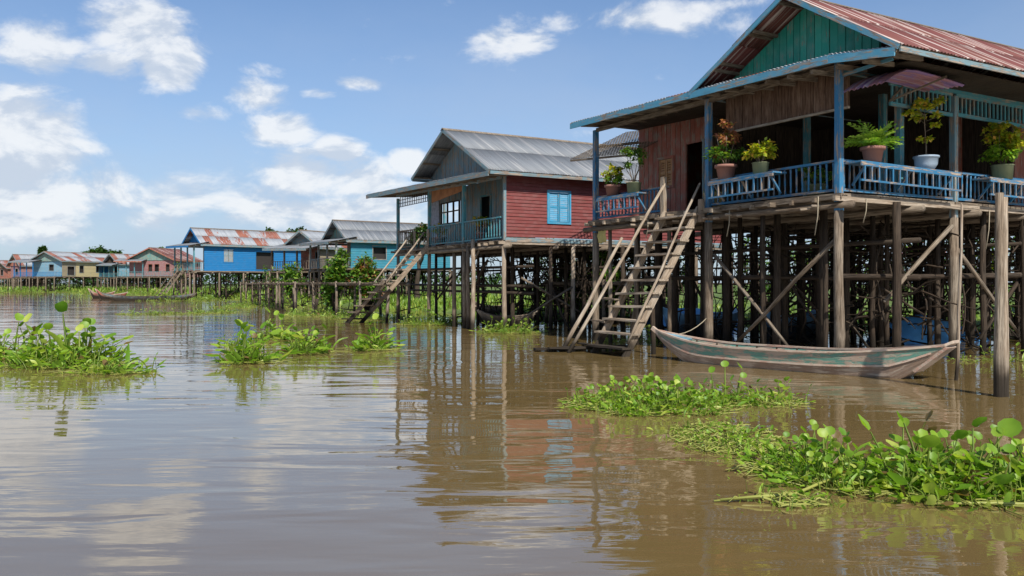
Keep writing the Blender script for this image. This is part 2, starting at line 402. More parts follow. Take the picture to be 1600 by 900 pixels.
# leaf prototypes -------------------------------------------------------------
DIAMOND = (np.array([[0, 0, 0], [.34, .5, .08], [0, 1, -.05], [-.34, .5, .08]]), [np.array([[0, 1, 2], [0, 2, 3]])], np.ones(4))
BLADE = (np.array([[-.03, 0, 0], [.03, 0, 0], [.04, .5, .04], [-.04, .5, .04], [0, 1, -.12]]), [np.array([[0, 1, 2, 3]]), np.array([[3, 2, 4]])], np.ones(5))
def hy_proto(lean, blade, bend, curl, asp=1., jag=0., stem=1.):
    """one water hyacinth leaf: swollen stalk and round cupped blade"""
    pts = []; L = 1.
    for k in range(4):
        s = k/3; an = lean+bend*s
        pts.append((math.sin(an)*L*s*(1-.1*s), 0, math.cos(an)*L*s))
    v = []; f4 = []; rad = tuple(q*stem for q in (.028, .036, .026, .016))
    for k, p in enumerate(pts):
        for i in range(3):
            a = 2*math.pi*i/3; v.append((p[0]+rad[k]*math.cos(a), rad[k]*math.sin(a), p[2]))
    for k in range(3):
        for i in range(3): f4.append((3*k+i, 3*k+(i+1) % 3, 3*k+3+(i+1) % 3, 3*k+3+i))
    o = len(v); tip = np.array(pts[-1]); an = lean+bend; up = np.array([math.sin(an), 0, math.cos(an)]); out = np.array([math.cos(an), 0, -math.sin(an)])
    ax = up*math.cos(curl)+out*math.sin(curl); nr = np.cross(ax, np.array([0, 1, 0]))
    c = tip+ax*blade*.5*asp; v.append(tuple(c-nr*blade*.10))
    N = 9
    for i in range(N):
        a = 2*math.pi*i/N + math.pi; ra = blade*.5*(1-.12*(i == 0))*(1+jag*math.sin(2.6*a+lean*9)+jag*.6*math.sin(5*a+1))
        rx = ra*math.cos(a)*.95*asp; ry = ra*math.sin(a)*1.05/asp
        q = c+ax*rx+np.array([0, 1, 0])*ry+nr*blade*(.08*(abs(math.sin(a))**2)+.03*math.cos(3*a)); v.append(tuple(q))
    f3 = [(o, o+1+i, o+1+(i+1) % N) for i in range(N)]
    tt = np.array([0.]*o+[1.]*(N+1))
    return np.array(v), [np.array(f4), np.array(f3)], tt
def strap(lean, L, w, droop, twist):
    """narrow folded leaf or drooping stalk seen as a strap"""
    v = []; f = []; x = z = 0.; an = lean; n = 5
    for k in range(n+1):
        s = k/n; ww = w*(.35+.65*math.sin(math.pi*min(1., s*1.02+.04))); tw = twist*s
        v += [(x-math.sin(tw)*ww*.3, math.cos(tw)*ww*.5, z+math.sin(tw)*ww*.5), (x, 0, z-ww*.22), (x+math.sin(tw)*ww*.3, -math.cos(tw)*ww*.5, z-math.sin(tw)*ww*.5)]
        x += math.sin(an)*L/n; z += math.cos(an)*L/n; an += droop/n
    for k in range(n):
        o = 3*k; f += [(o, o+1, o+4, o+3), (o+1, o+2, o+5, o+4)]
    tt = np.array([1.]*len(v)); tt[:6] = .4
    return np.array(v), [np.array(f)], tt
HY = [hy_proto(R(6), .24, R(10), R(15)), hy_proto(R(20), .30, R(30), R(20), 1.25, .12, .8), hy_proto(R(38), .34, R(40), R(5), 1.35, .2, .7), hy_proto(R(58), .32, R(25), R(-30), 1.4, .2, .7), hy_proto(R(70), .24, R(12), R(-50), 1.3, .15, .7),
      hy_proto(R(12), .26, R(-18), R(45), 1.2, .1, .8), hy_proto(R(30), .28, R(70), R(30), 1.5, .25, .6), strap(R(12), .95, .12, R(60), .8), strap(R(28), .9, .15, R(75), -1.2), strap(R(50), .85, .11, R(55), 1.6), strap(R(70), .9, .09, R(25), 2.4), strap(R(5), 1.0, .07, R(100), 1.)]
HY += [hy_proto(R(8), .40, R(14), R(15)), hy_proto(R(28), .44, R(35), R(-20))]
HYM = []          # shared meshes for single leaves
for i, p in enumerate(HY):
    o = npmesh('leaf', p[0], p[1], np.full(len(p[0]), .0), p[2], 'hyacinth', smooth=True); HYM.append(o.data); bpy.data.objects.remove(o)

def hyacinth(label, c, rx, ry, h, n, singles=0, mat='hyacinth', rz=0., var=.55, group='water hyacinth floating on the river', low=0.):
    """floating clump: n leaves; `singles` of them are parts of their own"""
    t = thing('water_hyacinth', label, 'water hyacinth', (c[0], c[1], 0), rz, group)
    nr = max(2, n//7); P = []
    while len(P) < nr:
        x, y = rng.uniform(-1, 1, 2)
        d = math.hypot(x, y)
        if d < 1 and rng.random() < 1.15-.6*d*d+.4*math.sin(7*x+3*y): P.append((x, y))
    items = []
    for i in range(n):
        x, y = P[i % nr]; d = math.hypot(x, y)
        hh = h*(1-.45*d*d)*(.92+.30*mnoise.noise(V(x*2.2+c[0], y*2.2, 1))*2)*rng.uniform(1-var, 1+var*.5); k = rng.choice(12, p=[.07, .13, .13, .08, .06, .06, .09, .09, .10, .09, .06, .04])
        if low and rng.random() < low: k = rng.choice([3, 4, 9, 10]); hh *= .9
        hh = max(hh, h*.25)*(rng.uniform(.4, .65) if rng.random() < .38 else 1.); sp_ = .05+.10*rng.random()**2; items.append((k, x*rx+rng.normal()*sp_, y*ry+rng.normal()*sp_, hh, rng.uniform(0, 2*math.pi)))
    # the leaves nearest to the viewer side and tallest show largest
    order = sorted(range(n), key=lambda i: items[i][2]*.8-items[i][3])
    sing = set(order[:singles])
    rest = {}
    for i, it in enumerate(items):
        k, x, y, s, a = it
        if i in sing:
            o = bpy.data.objects.new('leaf', HYM[k]); COL.objects.link(o); o.parent = t; o.location = (x, y, -.02); o.rotation_euler = (rng.normal()*.12, rng.normal()*.12, a); o.scale = (s, s, s)
        else: rest.setdefault(k, []).append((x, y, s, a))
    parts = []
    for k, L in rest.items():
        L = np.array(L); parts.append(bake(HY[k], rotz(L[:, 3]) @ rotx(rng.normal(0, .14, len(L))), L[:, 2], np.c_[L[:, 0], L[:, 1], np.full(len(L), -.02)]))
    # lying stalks and roots at the water line
    m = max(4, n//4); b = Buf()
    for i in range(m):
        x, y = P[rng.integers(nr)]; a = rng.uniform(0, 2*math.pi); L = h*rng.uniform(.4, 1.1); p = V(x*rx, y*ry, .01)
        b.tube([p, p+V(math.cos(a)*L*.5, math.sin(a)*L*.5, .05*rng.random()), p+V(math.cos(a+.3)*L, math.sin(a+.3)*L, .015)], (.008, .007, .004), 3, False)
    if parts:
        v, f, r_, tt = merge(parts); npmesh('foliage', v, f, r_, tt, mat, t, kind='stuff', smooth=True)
    b.build('runner_stalks', M['stalk'], t, kind='stuff')
    return t
M['stalk'] = m_plain('hyacinth_stalk', (.26, .27, .06), .5)

def leaf_cloud(name, mat, parent, blobs, n, size, kind='stuff', proto=DIAMOND, droop=.5):
    """leaves grouped in clumps through ellipsoids (cx, cy, cz, rx, ry, rz)"""
    vol = np.array([b[3]*b[4]*b[5] for b in blobs])**.67; vol /= vol.sum(); Ts = []
    for b, w in zip(blobs, vol):
        k = max(4, int(n*w)); nc = max(3, k//22)
        d = rng.normal(size=(nc, 3)); d /= np.linalg.norm(d, axis=1)[:, None]
        cc = d*(rng.uniform(.45, 1.0, nc)[:, None]); cc[:, 2] = np.where(cc[:, 2] < -.5, cc[:, 2]*.5, cc[:, 2])
        idx = rng.integers(0, nc, k); off = rng.normal(size=(k, 3))*.15
        Ts.append((cc[idx]+off)*np.array(b[3:6])+np.array(b[:3]))
    T = np.concatenate(Ts); k = len(T)
    Rm = rotz(rng.uniform(0, 6.283, k)) @ rotx(rng.normal(-droop*.6, .6, k)) @ rotz(rng.normal(0, .5, k))
    v, f, r_, tt = bake(proto, Rm, size*rng.uniform(.6, 1.3, k), T)
    return npmesh(name, v, f, r_, tt, mat, parent, kind)
def rnd_path(p0, p1, n, amp):
    p0, p1 = V(p0), V(p1)
    return [p0.lerp(p1, i/n)+V(random.uniform(-amp, amp), random.uniform(-amp, amp), random.uniform(-amp, amp)*.4)*(0 if i in (0, n) else 1) for i in range(n+1)]
def bush(label, c, rx, ry, h, n, size, mat='leaf', cat='bush', name='bush', group=None, extra=None):
    t = thing(name, label, cat, c, 0, group)
    b = Buf()
    for i in range(7):
        a = random.uniform(0, 6.28); b.tube(rnd_path((0, 0, 0), (math.cos(a)*rx*.6, math.sin(a)*ry*.6, h*random.uniform(.5, .9)), 3, .06*h), (.03*h, .02*h, .012*h, .006*h), 5)
    b.build('stem', 'dark_shade_wood', t)
    bl = [(random.uniform(-.5, .5)*rx, random.uniform(-.5, .5)*ry, h*random.uniform(.3, .75), rx*random.uniform(.35, .6), ry*random.uniform(.35, .6), h*random.uniform(.2, .38)) for i in range(7)]
    leaf_cloud('foliage', mat, t, bl, n, size)
    if extra: leaf_cloud('blossom', extra, t, bl, n//5, size*.8)
    return t
def tree(label, c, h, r, n, size, group='trees beyond the houses', mat='leaf_dark'):
    t = thing('tree', label, 'tree', c, 0, group)
    b = Buf(); b.tube(rnd_path((0, 0, -.3), (0, 0, h*.7), 5, .03*h), (.035*h, .03*h, .026*h, .02*h, .014*h, .008*h), 8)
    for i in range(7):
        a = i*2.4; z = h*random.uniform(.3, .55); b.tube(rnd_path((0, 0, z), (math.cos(a)*r*.7, math.sin(a)*r*.7, z+h*random.uniform(.15, .35)), 3, .03*h), (.014*h, .01*h, .007*h, .003*h), 5)
    b.build('trunk', 'dark_shade_wood', t)
    bl = [(math.cos(i*2.4)*r*.55*(i > 0), math.sin(i*2.4)*r*.55*(i > 0), h*random.uniform(.70, .80), r*random.uniform(.4, .6), r*random.uniform(.4, .6), max(.45*r, h*.06)*random.uniform(.8, 1.2)) for i in range(9)]
    leaf_cloud('crown', mat, t, bl, n, size, kind=None)
    return t

# ------------------------------------------------------------------ water and land
YAW = math.atan2(1300, 2300)                 # houses stand square to the bank
U = V(math.cos(YAW), math.sin(YAW), 0); W_ = V(-math.sin(YAW), math.cos(YAW), 0)
O1 = V(6.68, 17.0, 0)
def hw(a, b, z=0., o=O1): return o+W_*a+U*b+V(0, 0, z)
me = bpy.data.meshes.new('water'); me.from_pydata([(-3000, -60, 0), (3000, -60, 0), (3000, 4500, 0), (-3000, 4500, 0)], [], [(0, 1, 2, 3)])
me.materials.append(M['water']); wo = bpy.data.objects.new('water', me); COL.objects.link(wo); wo['kind'] = 'structure'
SH = [(-400, 40), (-40, 15), (6, 12.5), (12, 10), (17, 6.4), (24, 5.4), (40, 5), (60, 5), (84, 4), (120, 3), (150, 0), (205, -20), (300, -62), (500, -170), (2500, -1500)]
sa, sb = np.array(SH, float).T
def land_z(a, b):
    s = np.interp(a, sa, sb); d = b-s
    return -.45+np.clip(d/1.6, 0, 1)*.62+np.clip(d/40, 0, 1)*.35
avals = np.concatenate([np.linspace(-380, -30, 12), np.linspace(-25, 130, 90), np.linspace(135, 500, 50), np.linspace(550, 2400, 14)])
offs = np.concatenate([np.linspace(-1, 4, 16), np.linspace(5, 40, 22), np.array([60, 90, 150, 300, 700, 1500, 3000])])
vs = []
for a in avals:
    for o_ in offs:
        b_ = float(np.interp(a, sa, sb))+o_
        p = hw(a, b_); z = float(land_z(a, b_))+.22*mnoise.noise(V(p.x*.3, p.y*.3, 0))*(1 if o_ > .5 else 0)
        vs.append((p.x, p.y, z))
no = len(offs); fs = [(i*no+j, i*no+j+1, (i+1)*no+j+1, (i+1)*no+j) for i in range(len(avals)-1) for j in range(no-1)]
me = bpy.data.meshes.new('ground'); me.from_pydata(vs, [], [f[::-1] for f in fs]); me.materials.append(M['land']); me.polygons.foreach_set('use_smooth', [True]*len(fs))
lo = bpy.data.objects.new('ground', me); COL.objects.link(lo); lo['kind'] = 'structure'
# grass and low leaves on the bank
T = []
while len(T) < 30000:
    a = rng.uniform(-10, 110) if len(T) < 24000 else rng.uniform(100, 230); o_ = abs(rng.normal())*7+.4
    b_ = float(np.interp(a, sa, sb))+o_
    if mnoise.noise(V(a*.25, b_*.25, 3)) < -.25: continue
    p = hw(a, b_); T.append((p.x, p.y, float(land_z(a, b_))-.02))
T = np.array(T); k = len(T); dist = T[:, 1]
v, f, r_, tt = bake(BLADE, rotz(rng.uniform(0, 6.28, k)) @ rotx(rng.uniform(.6, 1.45, k)), np.clip(dist*.009, .25, 1.0)[:, None]*rng.uniform(.5, 1.2, k)[:, None]*np.array([[2.2, 1, 1]]), T)
g_ = npmesh('grass', v, f, r_, tt, 'hyacinth_far', kind='stuff'); tag(g_, 'bright green grass and low leaves growing along the river bank', 'grass')

# ------------------------------------------------------------------ house parts
# house frame: x runs back from the river front (b), y runs along the front to the left (a)
def stilt(parent, a, b, z1, r=.09, z0=-.6, mat='dark_shade_wood', name='stilt', lean=.05, n=7):
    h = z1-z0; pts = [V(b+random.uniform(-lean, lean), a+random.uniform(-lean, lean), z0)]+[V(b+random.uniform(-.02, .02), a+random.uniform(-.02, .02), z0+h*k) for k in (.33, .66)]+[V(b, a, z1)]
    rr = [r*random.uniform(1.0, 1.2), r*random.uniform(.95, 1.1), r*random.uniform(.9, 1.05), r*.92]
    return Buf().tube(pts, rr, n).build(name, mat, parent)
def pole(parent, p0, p1, r, mat='wood', name='brace', amp=.03, n=6):
    return Buf().tube(rnd_path(p0, p1, 3, amp), (r*1.1, r, r*.95, r*.8), n).build(name, mat, parent)
def one_beam(parent, name, p0, p1, w, h, mat, up=(0, 0, 1), jit=0., label=None):
    return Buf().beam(p0, p1, w, h, up, jit=jit).build(name, mat, parent, label)
def wall(parent, name, p, d, L, z0, z1, mode, bw, mat, holes=(), t=.03, top=None, split=True, nrm=None, board='board', gap=.016):
    """boarded wall: p start (x, y), d unit direction, mode 'v' or 'h'; holes (s0, s1, z0, z1); top(s) roof line"""
    p = V(p[0], p[1], 0); d = V(d[0], d[1], 0); nrm = V(nrm[0], nrm[1], 0); top = top or (lambda s: z1)
    back = Buf(); pieces = []
    def piece(s0, s1, za0, za1, zb0, zb1, q):          # bottom heights at s0, s1 and top heights at s0, s1
        off = random.uniform(0, .014)
        def corners(e, n_): return [p+d*(s0-e)+nrm*n_+V(0, 0, za0), p+d*(s1+e)+nrm*n_+V(0, 0, za1), p+d*(s1+e)+nrm*n_+V(0, 0, zb1), p+d*(s0-e)+nrm*n_+V(0, 0, zb0)]
        b = Buf(); c = corners(-gap/2, off)
        if q == 'h': c = [c[0], c[3], c[2], c[1]]
        b.hexa(c, nrm*t); pieces.append(b)
        back.hexa(corners(0, -.02), nrm*.018)
    if mode == 'v':
        s = 0
        while s < L-.01:
            s1 = min(L, s+bw*random.uniform(.9, 1.1)); ivs = [(z0, None)]
            for (h0, h1, y0, y1) in holes:
                if h0 < (s+s1)/2 < h1:
                    new = []
                    for (u, w) in ivs:
                        if u < y0: new.append((u, y0))
                        if w is None: new.append((y1, None))
                    ivs = new
            for (u, w) in ivs:
                if w is None:
                    t0, t1 = top(s), top(s1)
                    if min(t0, t1) <= u+.02: t0, t1 = max(t0, u+.005), max(t1, u+.005)
                    if max(t0, t1) > u+.03: piece(s, s1, u, u, t0, t1, 'v')
                else: piece(s, s1, u, u, w, w, 'v')
            s = s1
    else:
        z = z0
        while z < z1-.01:
            zt = min(z1, z+bw); ivs = [(0, L)]
            for (h0, h1, y0, y1) in holes:
                if y0 < (z+zt)/2 < y1:
                    new = []
                    for (u, w) in ivs:
                        if u < h0: new.append((u, min(w, h0)))
                        if w > h1: new.append((max(u, h1), w))
                    ivs = new
            for (u, w) in ivs:
                m = u+(w-u)*random.uniform(.35, .65) if w-u > 3.5 and split else None       # boards butt end to end
                segs = ((u, m), (m, w)) if m else ((u, w),)
                for (u_, w_) in segs:
                    off = random.uniform(0, .006); b = Buf()
                    c = [p+d*(u_+.002)+nrm*(.02+off)+V(0, 0, z+.004), p+d*(u_+.002)+nrm*off+V(0, 0, zt-.002), p+d*(w_-.002)+nrm*off+V(0, 0, zt-.002), p+d*(w_-.002)+nrm*(.02+off)+V(0, 0, z+.004)]
                    b.hexa(c, nrm*t); pieces.append(b)
                back.hexa([p+d*u-nrm*.02+V(0, 0, z), p+d*w-nrm*.02+V(0, 0, z), p+d*w-nrm*.02+V(0, 0, zt), p+d*u-nrm*.02+V(0, 0, zt)], nrm*.018)
            z = zt
    if split:
        w = back.build(name, mat, parent)
        for b in pieces: b.build(board, mat, w)
    else:
        w = back
        for b in pieces:
            w.add(b.v, b.f, b.g, b.r[0])
        w = w.build(name, mat, parent)
    return w
def window(parent, p, d, nrm, s0, s1, z0, z1, frame, shutter, closed=True, name='window', slats=True, split=True):
    p = V(p[0], p[1], 0); d = V(d[0], d[1], 0); n = V(nrm[0], nrm[1], 0); w = .07
    def P(s, z, o=0.): return p+d*s+n*o+V(0, 0, z)
    b = Buf(); o = .045
    b.beam(P(s0, z0-w/2, o), P(s1, z0-w/2, o), .07, w); b.beam(P(s0-w, z1+w/2, o), P(s1+w, z1+w/2, o), .07, w)
    b.beam(P(s0-w/2, z0-w, o), P(s0-w/2, z1, o), .07, w, up=n); b.beam(P(s1+w/2, z0-w, o), P(s1+w/2, z1, o), .07, w, up=n)
    win = b.build(name, frame, parent)
    if closed:
        m = (s0+s1)/2
        for (u, v) in ((s0+.006, m-.005), (m+.005, s1-.006)):
            sb_ = Buf(); k = .055
            sb_.beam(P(u+k/2, z0+.01, .03), P(u+k/2, z1-.01, .03), .04, k, up=n); sb_.beam(P(v-k/2, z0+.01, .03), P(v-k/2, z1-.01, .03), .04, k, up=n)
            for zz in (z0+.04, (z0+z1)/2, z1-.04): sb_.beam(P(u+k, zz, .03), P(v-k, zz, .03), .036, k)
            ns = max(6, int((z1-z0)/.075))
            for i in range(ns):
                zz = z0+.04+(z1-z0-.08)*(i+.5)/ns; sb_.hexa([P(u+k, zz-.03, .04), P(v-k, zz-.03, .04), P(v-k, zz+.03, .015), P(u+k, zz+.03, .015)], n*.008)
            sb_.build('shutter', shutter, win)
    else:
        Buf().hexa([P(s0-.9, z0-.02, -.35), P(s1+.9, z0-.02, -.35), P(s1+.9, z1+.5, -.35), P(s0-.9, z1+.5, -.35)], n*.02).build('shade_backing', 'dark', win)  # dark sheet behind the opening stands in for the room's shade
    return win
def railing(parent, p0, p1, zb, zt, mat, pitch=.157, split=True, size=.045, skip=()):
    p0 = V(p0[0], p0[1], 0); p1 = V(p1[0], p1[1], 0); L = (p1-p0).length; d = (p1-p0)/L
    b = Buf(); b.beam(p0+V(0, 0, zt), p1+V(0, 0, zt), .075, .05, jit=.004); b.beam(p0+V(0, 0, zb), p1+V(0, 0, zb), .06, .055, jit=.004)
    n = max(2, int(L/pitch)); pts = [p0+d*(L*(i+.5)/n) for i in range(n)]
    if not split:
        for q in pts: b.beam(q+V(0, 0, zb+.03), q+V(0, 0, zt-.026), size, size*.7)
    rl = b.build('railing', mat, parent)
    if split:
        bb = Buf(); h = zt-zb-.055
        bb.lathe((0, 0, 0), [(.0, 0), (.024, 0), (.024, h*.12), (.017, h*.2), (.023, h*.42), (.023, h*.55), (.017, h*.8), (.024, h*.88), (.024, h), (0, h)], 6)
        proto = None
        for q in pts:
            if proto is None: proto = bb.build('baluster', mat, rl, loc=q+V(0, 0, zb+.028))
            else: inst(proto, 'baluster', rl, q+V(0, 0, zb+.028), random.uniform(0, .8), (1, 1, 1)).rotation_euler.x = random.uniform(-.03, .03)
    return rl
def gable_roof(parent, a0, z0, ac, zc, a1, z1, b0, b1, mat, sw=.82, rows=2, waves=8, fas='teal', barge='teal', under='wood', split=True, fh=.16, sagA=.05):
    rf = Buf(); sl_ = []
    for (ae, ze) in ((a0, z0), (a1, z1)):
        D = V(0, ae-ac, ze-zc); L = D.length; D = D/L; up = V(1, 0, 0).cross(D).normalized(); up = up if up.z > 0 else -up
        n = max(1, int(round((b1-b0)/sw))); w = (b1-b0)/n
        for k in range(rows):
            for i in range(n):
                lift = (.012 if k == 0 else 0)+(.006 if i % 2 else 0)
                s0 = L*k/rows-(.06 if k else 0); s1 = L*(k+1)/rows
                if ae == a1 and not split and 0: pass
                q = V(b0+i*w-.03, ac, zc)+D*(s0)+up*(lift+.03)
                b = Buf().sheet(q, V(w+.06, 0, 0), D*(s1-s0+random.uniform(0, .03)*(k == rows-1)), waves, .016, per=4, seg=1 if split else 1)
                sl_.append(b)
        for s_ in (.06, .36, .66, .97):       # purlins
            c = V(0, ac, zc)+D*(L*s_)-up*.02; rf.beam(c+V(b0+.02, 0, 0), c+V(b1-.02, 0, 0), .07, .07)
    rf.hexa([(b0-.05, ac-.14, zc-.01), (b1+.05, ac-.14, zc-.01), (b1+.05, ac, zc+.075), (b0-.05, ac, zc+.075)], (0, 0, .012)); rf.hexa([(b0-.05, ac+.14, zc-.01), (b1+.05, ac+.14, zc-.01), (b1+.05, ac, zc+.075), (b0-.05, ac, zc+.075)], (0, 0, .012))
    roof = rf.build('roof', M[under], parent)
    if split:
        for b in sl_: b.build('roof_sheet', mat, roof)
    else:
        bb = Buf()
        for b in sl_: bb.add(b.v, b.f, b.g, b.r[0], True)
        bb.build('roof_sheeting', mat, roof)
    for (ae, ze) in ((a0, z0), (a1, z1)):
        one_beam(parent, 'barge_board', (b0-.02, ac+(.02 if ae > ac else -.02), zc-fh*.35), (b0-.02, ae, ze-fh*.35), .035, fh, barge, up=(0, -(ze-zc), (ae-ac)) if ae > ac else (0, (ze-zc), -(ae-ac)))
        Lb = b1-b0; k = max(1, int(Lb/3.5))
        for i in range(k): one_beam(parent, 'fascia_board', (b0+Lb*i/k+(.02 if i == 0 else .004), ae, ze-fh*.5-random.uniform(0, .02)), (b0+Lb*(i+1)/k, ae, ze-fh*.5-random.uniform(0, .02)), .035, fh, fas)
    return roof
def leanto(parent, pts, depth, rise, mat, sw=.82, waves=8, fas='sky_blue', fh=.17, split=True):
    """porch roof: pts eave points (b, a, z) from right to left"""
    rf = Buf(); sheets = []
    for (p, q) in zip(pts[:-1], pts[1:]):
        p = V(p); q = V(q); L = (q-p).length; n = max(1, round(L/sw)); w = (q-p)/n
        for i in range(n):
            o = p+w*i+V(0, 0, .05+(.006 if i % 2 else 0))
            sheets.append(Buf().sheet(o-w*.03, w*1.06, V(depth, 0, rise), waves, .018, seg=1))
    for k in range(4):
        s_ = (.05, .33, .66, .97)[k]
        for (p, q) in zip(pts[:-1], pts[1:]): rf.beam(V(p)+V(depth*s_, 0, rise*s_-.03), V(q)+V(depth*s_, 0, rise*s_-.03), .08, .07)
    p = V(pts[0]); q = V(pts[-1]); n = 9
    for i in range(n): c = p.lerp(q, (i+.2)/n); rf.beam(c+V(.06, 0, -.08), c+V(depth-.05, 0, rise-.12), .06, .09)
    roof = rf.build('porch_roof', 'wood', parent)
    if split:
        for b in sheets: b.build('roof_sheet', mat, roof)
    else:
        bb = Buf()
        for b in sheets: bb.add(b.v, b.f, b.g, b.r[0], True)
        bb.build('roof_sheeting', mat, roof)
    for (p, q) in zip(pts[:-1], pts[1:]):
        p = V(p); q = V(q); k = max(1, int((q-p).length/3.4))
        for i in range(k):
            one_beam(parent, 'fascia_board', p.lerp(q, i/k)+V(-.02, .003, -fh*.5+.03), p.lerp(q, (i+1)/k)+V(-.02, -.003, -fh*.5+.03), .035, fh, fas, jit=.003)
    return roof
def deck(parent, a0, a1, b0, b1, z, edge='wood', joist_pitch=.55, split=True, ext=.22):
    """platform: floor boards along a, joists along b with ends that stick out"""
    fb = Buf(); n = int((b1-b0)/.2)
    for i in range(n):
        x = b0+(b1-b0)*i/n; fb.hexa([(x, a0-random.uniform(0, .05), z-.03), (x+(b1-b0)/n-.008, a0-random.uniform(0, .05), z-.03), (x+(b1-b0)/n-.008, a1+random.uniform(0, .06), z-.03), (x, a1, z-.03)], (0, 0, .03))
    dk = fb.build('deck', edge, parent)
    n = int((a1-a0)/joist_pitch)
    for i in range(n+1):
        y = a0+.05+(a1-a0-.1)*i/n+random.uniform(-.1, .1); zz = z-.085-random.uniform(0, .02)
        one_beam(dk, 'joist', (b0-random.uniform(.3, 1.)*ext, y, zz), (b1+.05, y, zz), .07, .10, 'pale_wood' if random.random() < .2 else 'wood')
    k = max(2, int((b1-b0)/1.9))
    for i in range(k+1):
        x = b0+.12+(b1-b0-.2)*i/k; zz = z-.22
        Buf().tube(rnd_path((x, a0-random.uniform(.1, .5), zz), (x, a1+random.uniform(.1, .4), zz), 4, .02), .075, 7).build('bearer', 'wood', dk)
    return dk
def clutter(parent, a0, a1, b0, b1, z0, z1, n, r=.02, L=1.4, mat='dark_shade_wood', name='brushwood'):
    b = Buf()
    for i in range(n):
        p = V(random.uniform(b0, b1), random.uniform(a0, a1), random.uniform(z0, z1)); m = random.random()
        if m < .35: d = V(random.gauss(0, .15), random.gauss(0, .15), 1)
        elif m < .6: d = V(random.gauss(0, .3), 1, random.gauss(0, .12))
        else: d = V(random.gauss(0, .5), random.gauss(0, 1), random.gauss(0, .9))
        d = d.normalized()*L*random.uniform(.4, 1.2)
        q = p+d; q.z = min(z1, max(z0, q.z)); b.tube(rnd_path(p, q, 3, .09), (r*1.2, r, r*.8, r*.5), 4, False)
    return b.build(name, mat, parent, kind='stuff')
def stairs(label, frame, ys, b_top, b_bot, z_top, z_bot, n, group=None, rails=True, w=.09, mat='pale_wood', over=.1, rz=0., skew=0.):
    """open wooden stairs; frame = (world origin, yaw); ys = (a_right, a_left)"""
    t = thing('wooden_stairs', label, 'stairs', frame[0], frame[1], group)
    for k, y in enumerate(ys):
        pts = [V(b_bot, y+skew, z_bot), V(b_top, y, z_top)]
        one_beam(t, 'stringer', pts[0]+V(-.05, 0, -.25), pts[1]+V(.05, 0, .05), .06, .17, mat, up=(0, 1, 0) if 0 else (0, 0, 1), jit=.008)
    for i in range(n):
        s = (i+.6)/n; x = b_bot+(b_top-b_bot)*s; z = z_bot+(z_top-z_bot)*s; sk = skew*(1-s)
        tl = random.uniform(-.02, .02)
        one_beam(t, 'step', (x-.02, ys[0]+sk-over*random.uniform(.4, 1), z+tl), (x-.02, ys[1]+sk+over*random.uniform(.4, 1), z-tl), max(.2, .10+over*1.4), .05, mat, jit=.008)
    if rails:
        for k, y in enumerate(ys):
            e = .08 if k else -.08
            Buf().tube(rnd_path((b_bot-.25, y+e+skew, z_bot+.05), (b_top-.15, y+e, z_top+.62), 4, .02), .035, 7).build('handrail', mat, t)
            one_beam(t, 'rail_post', (b_top+.02, y+e, z_top-.3), (b_top+.02, y+e, z_top+.75), .075, .075, mat)
    return t

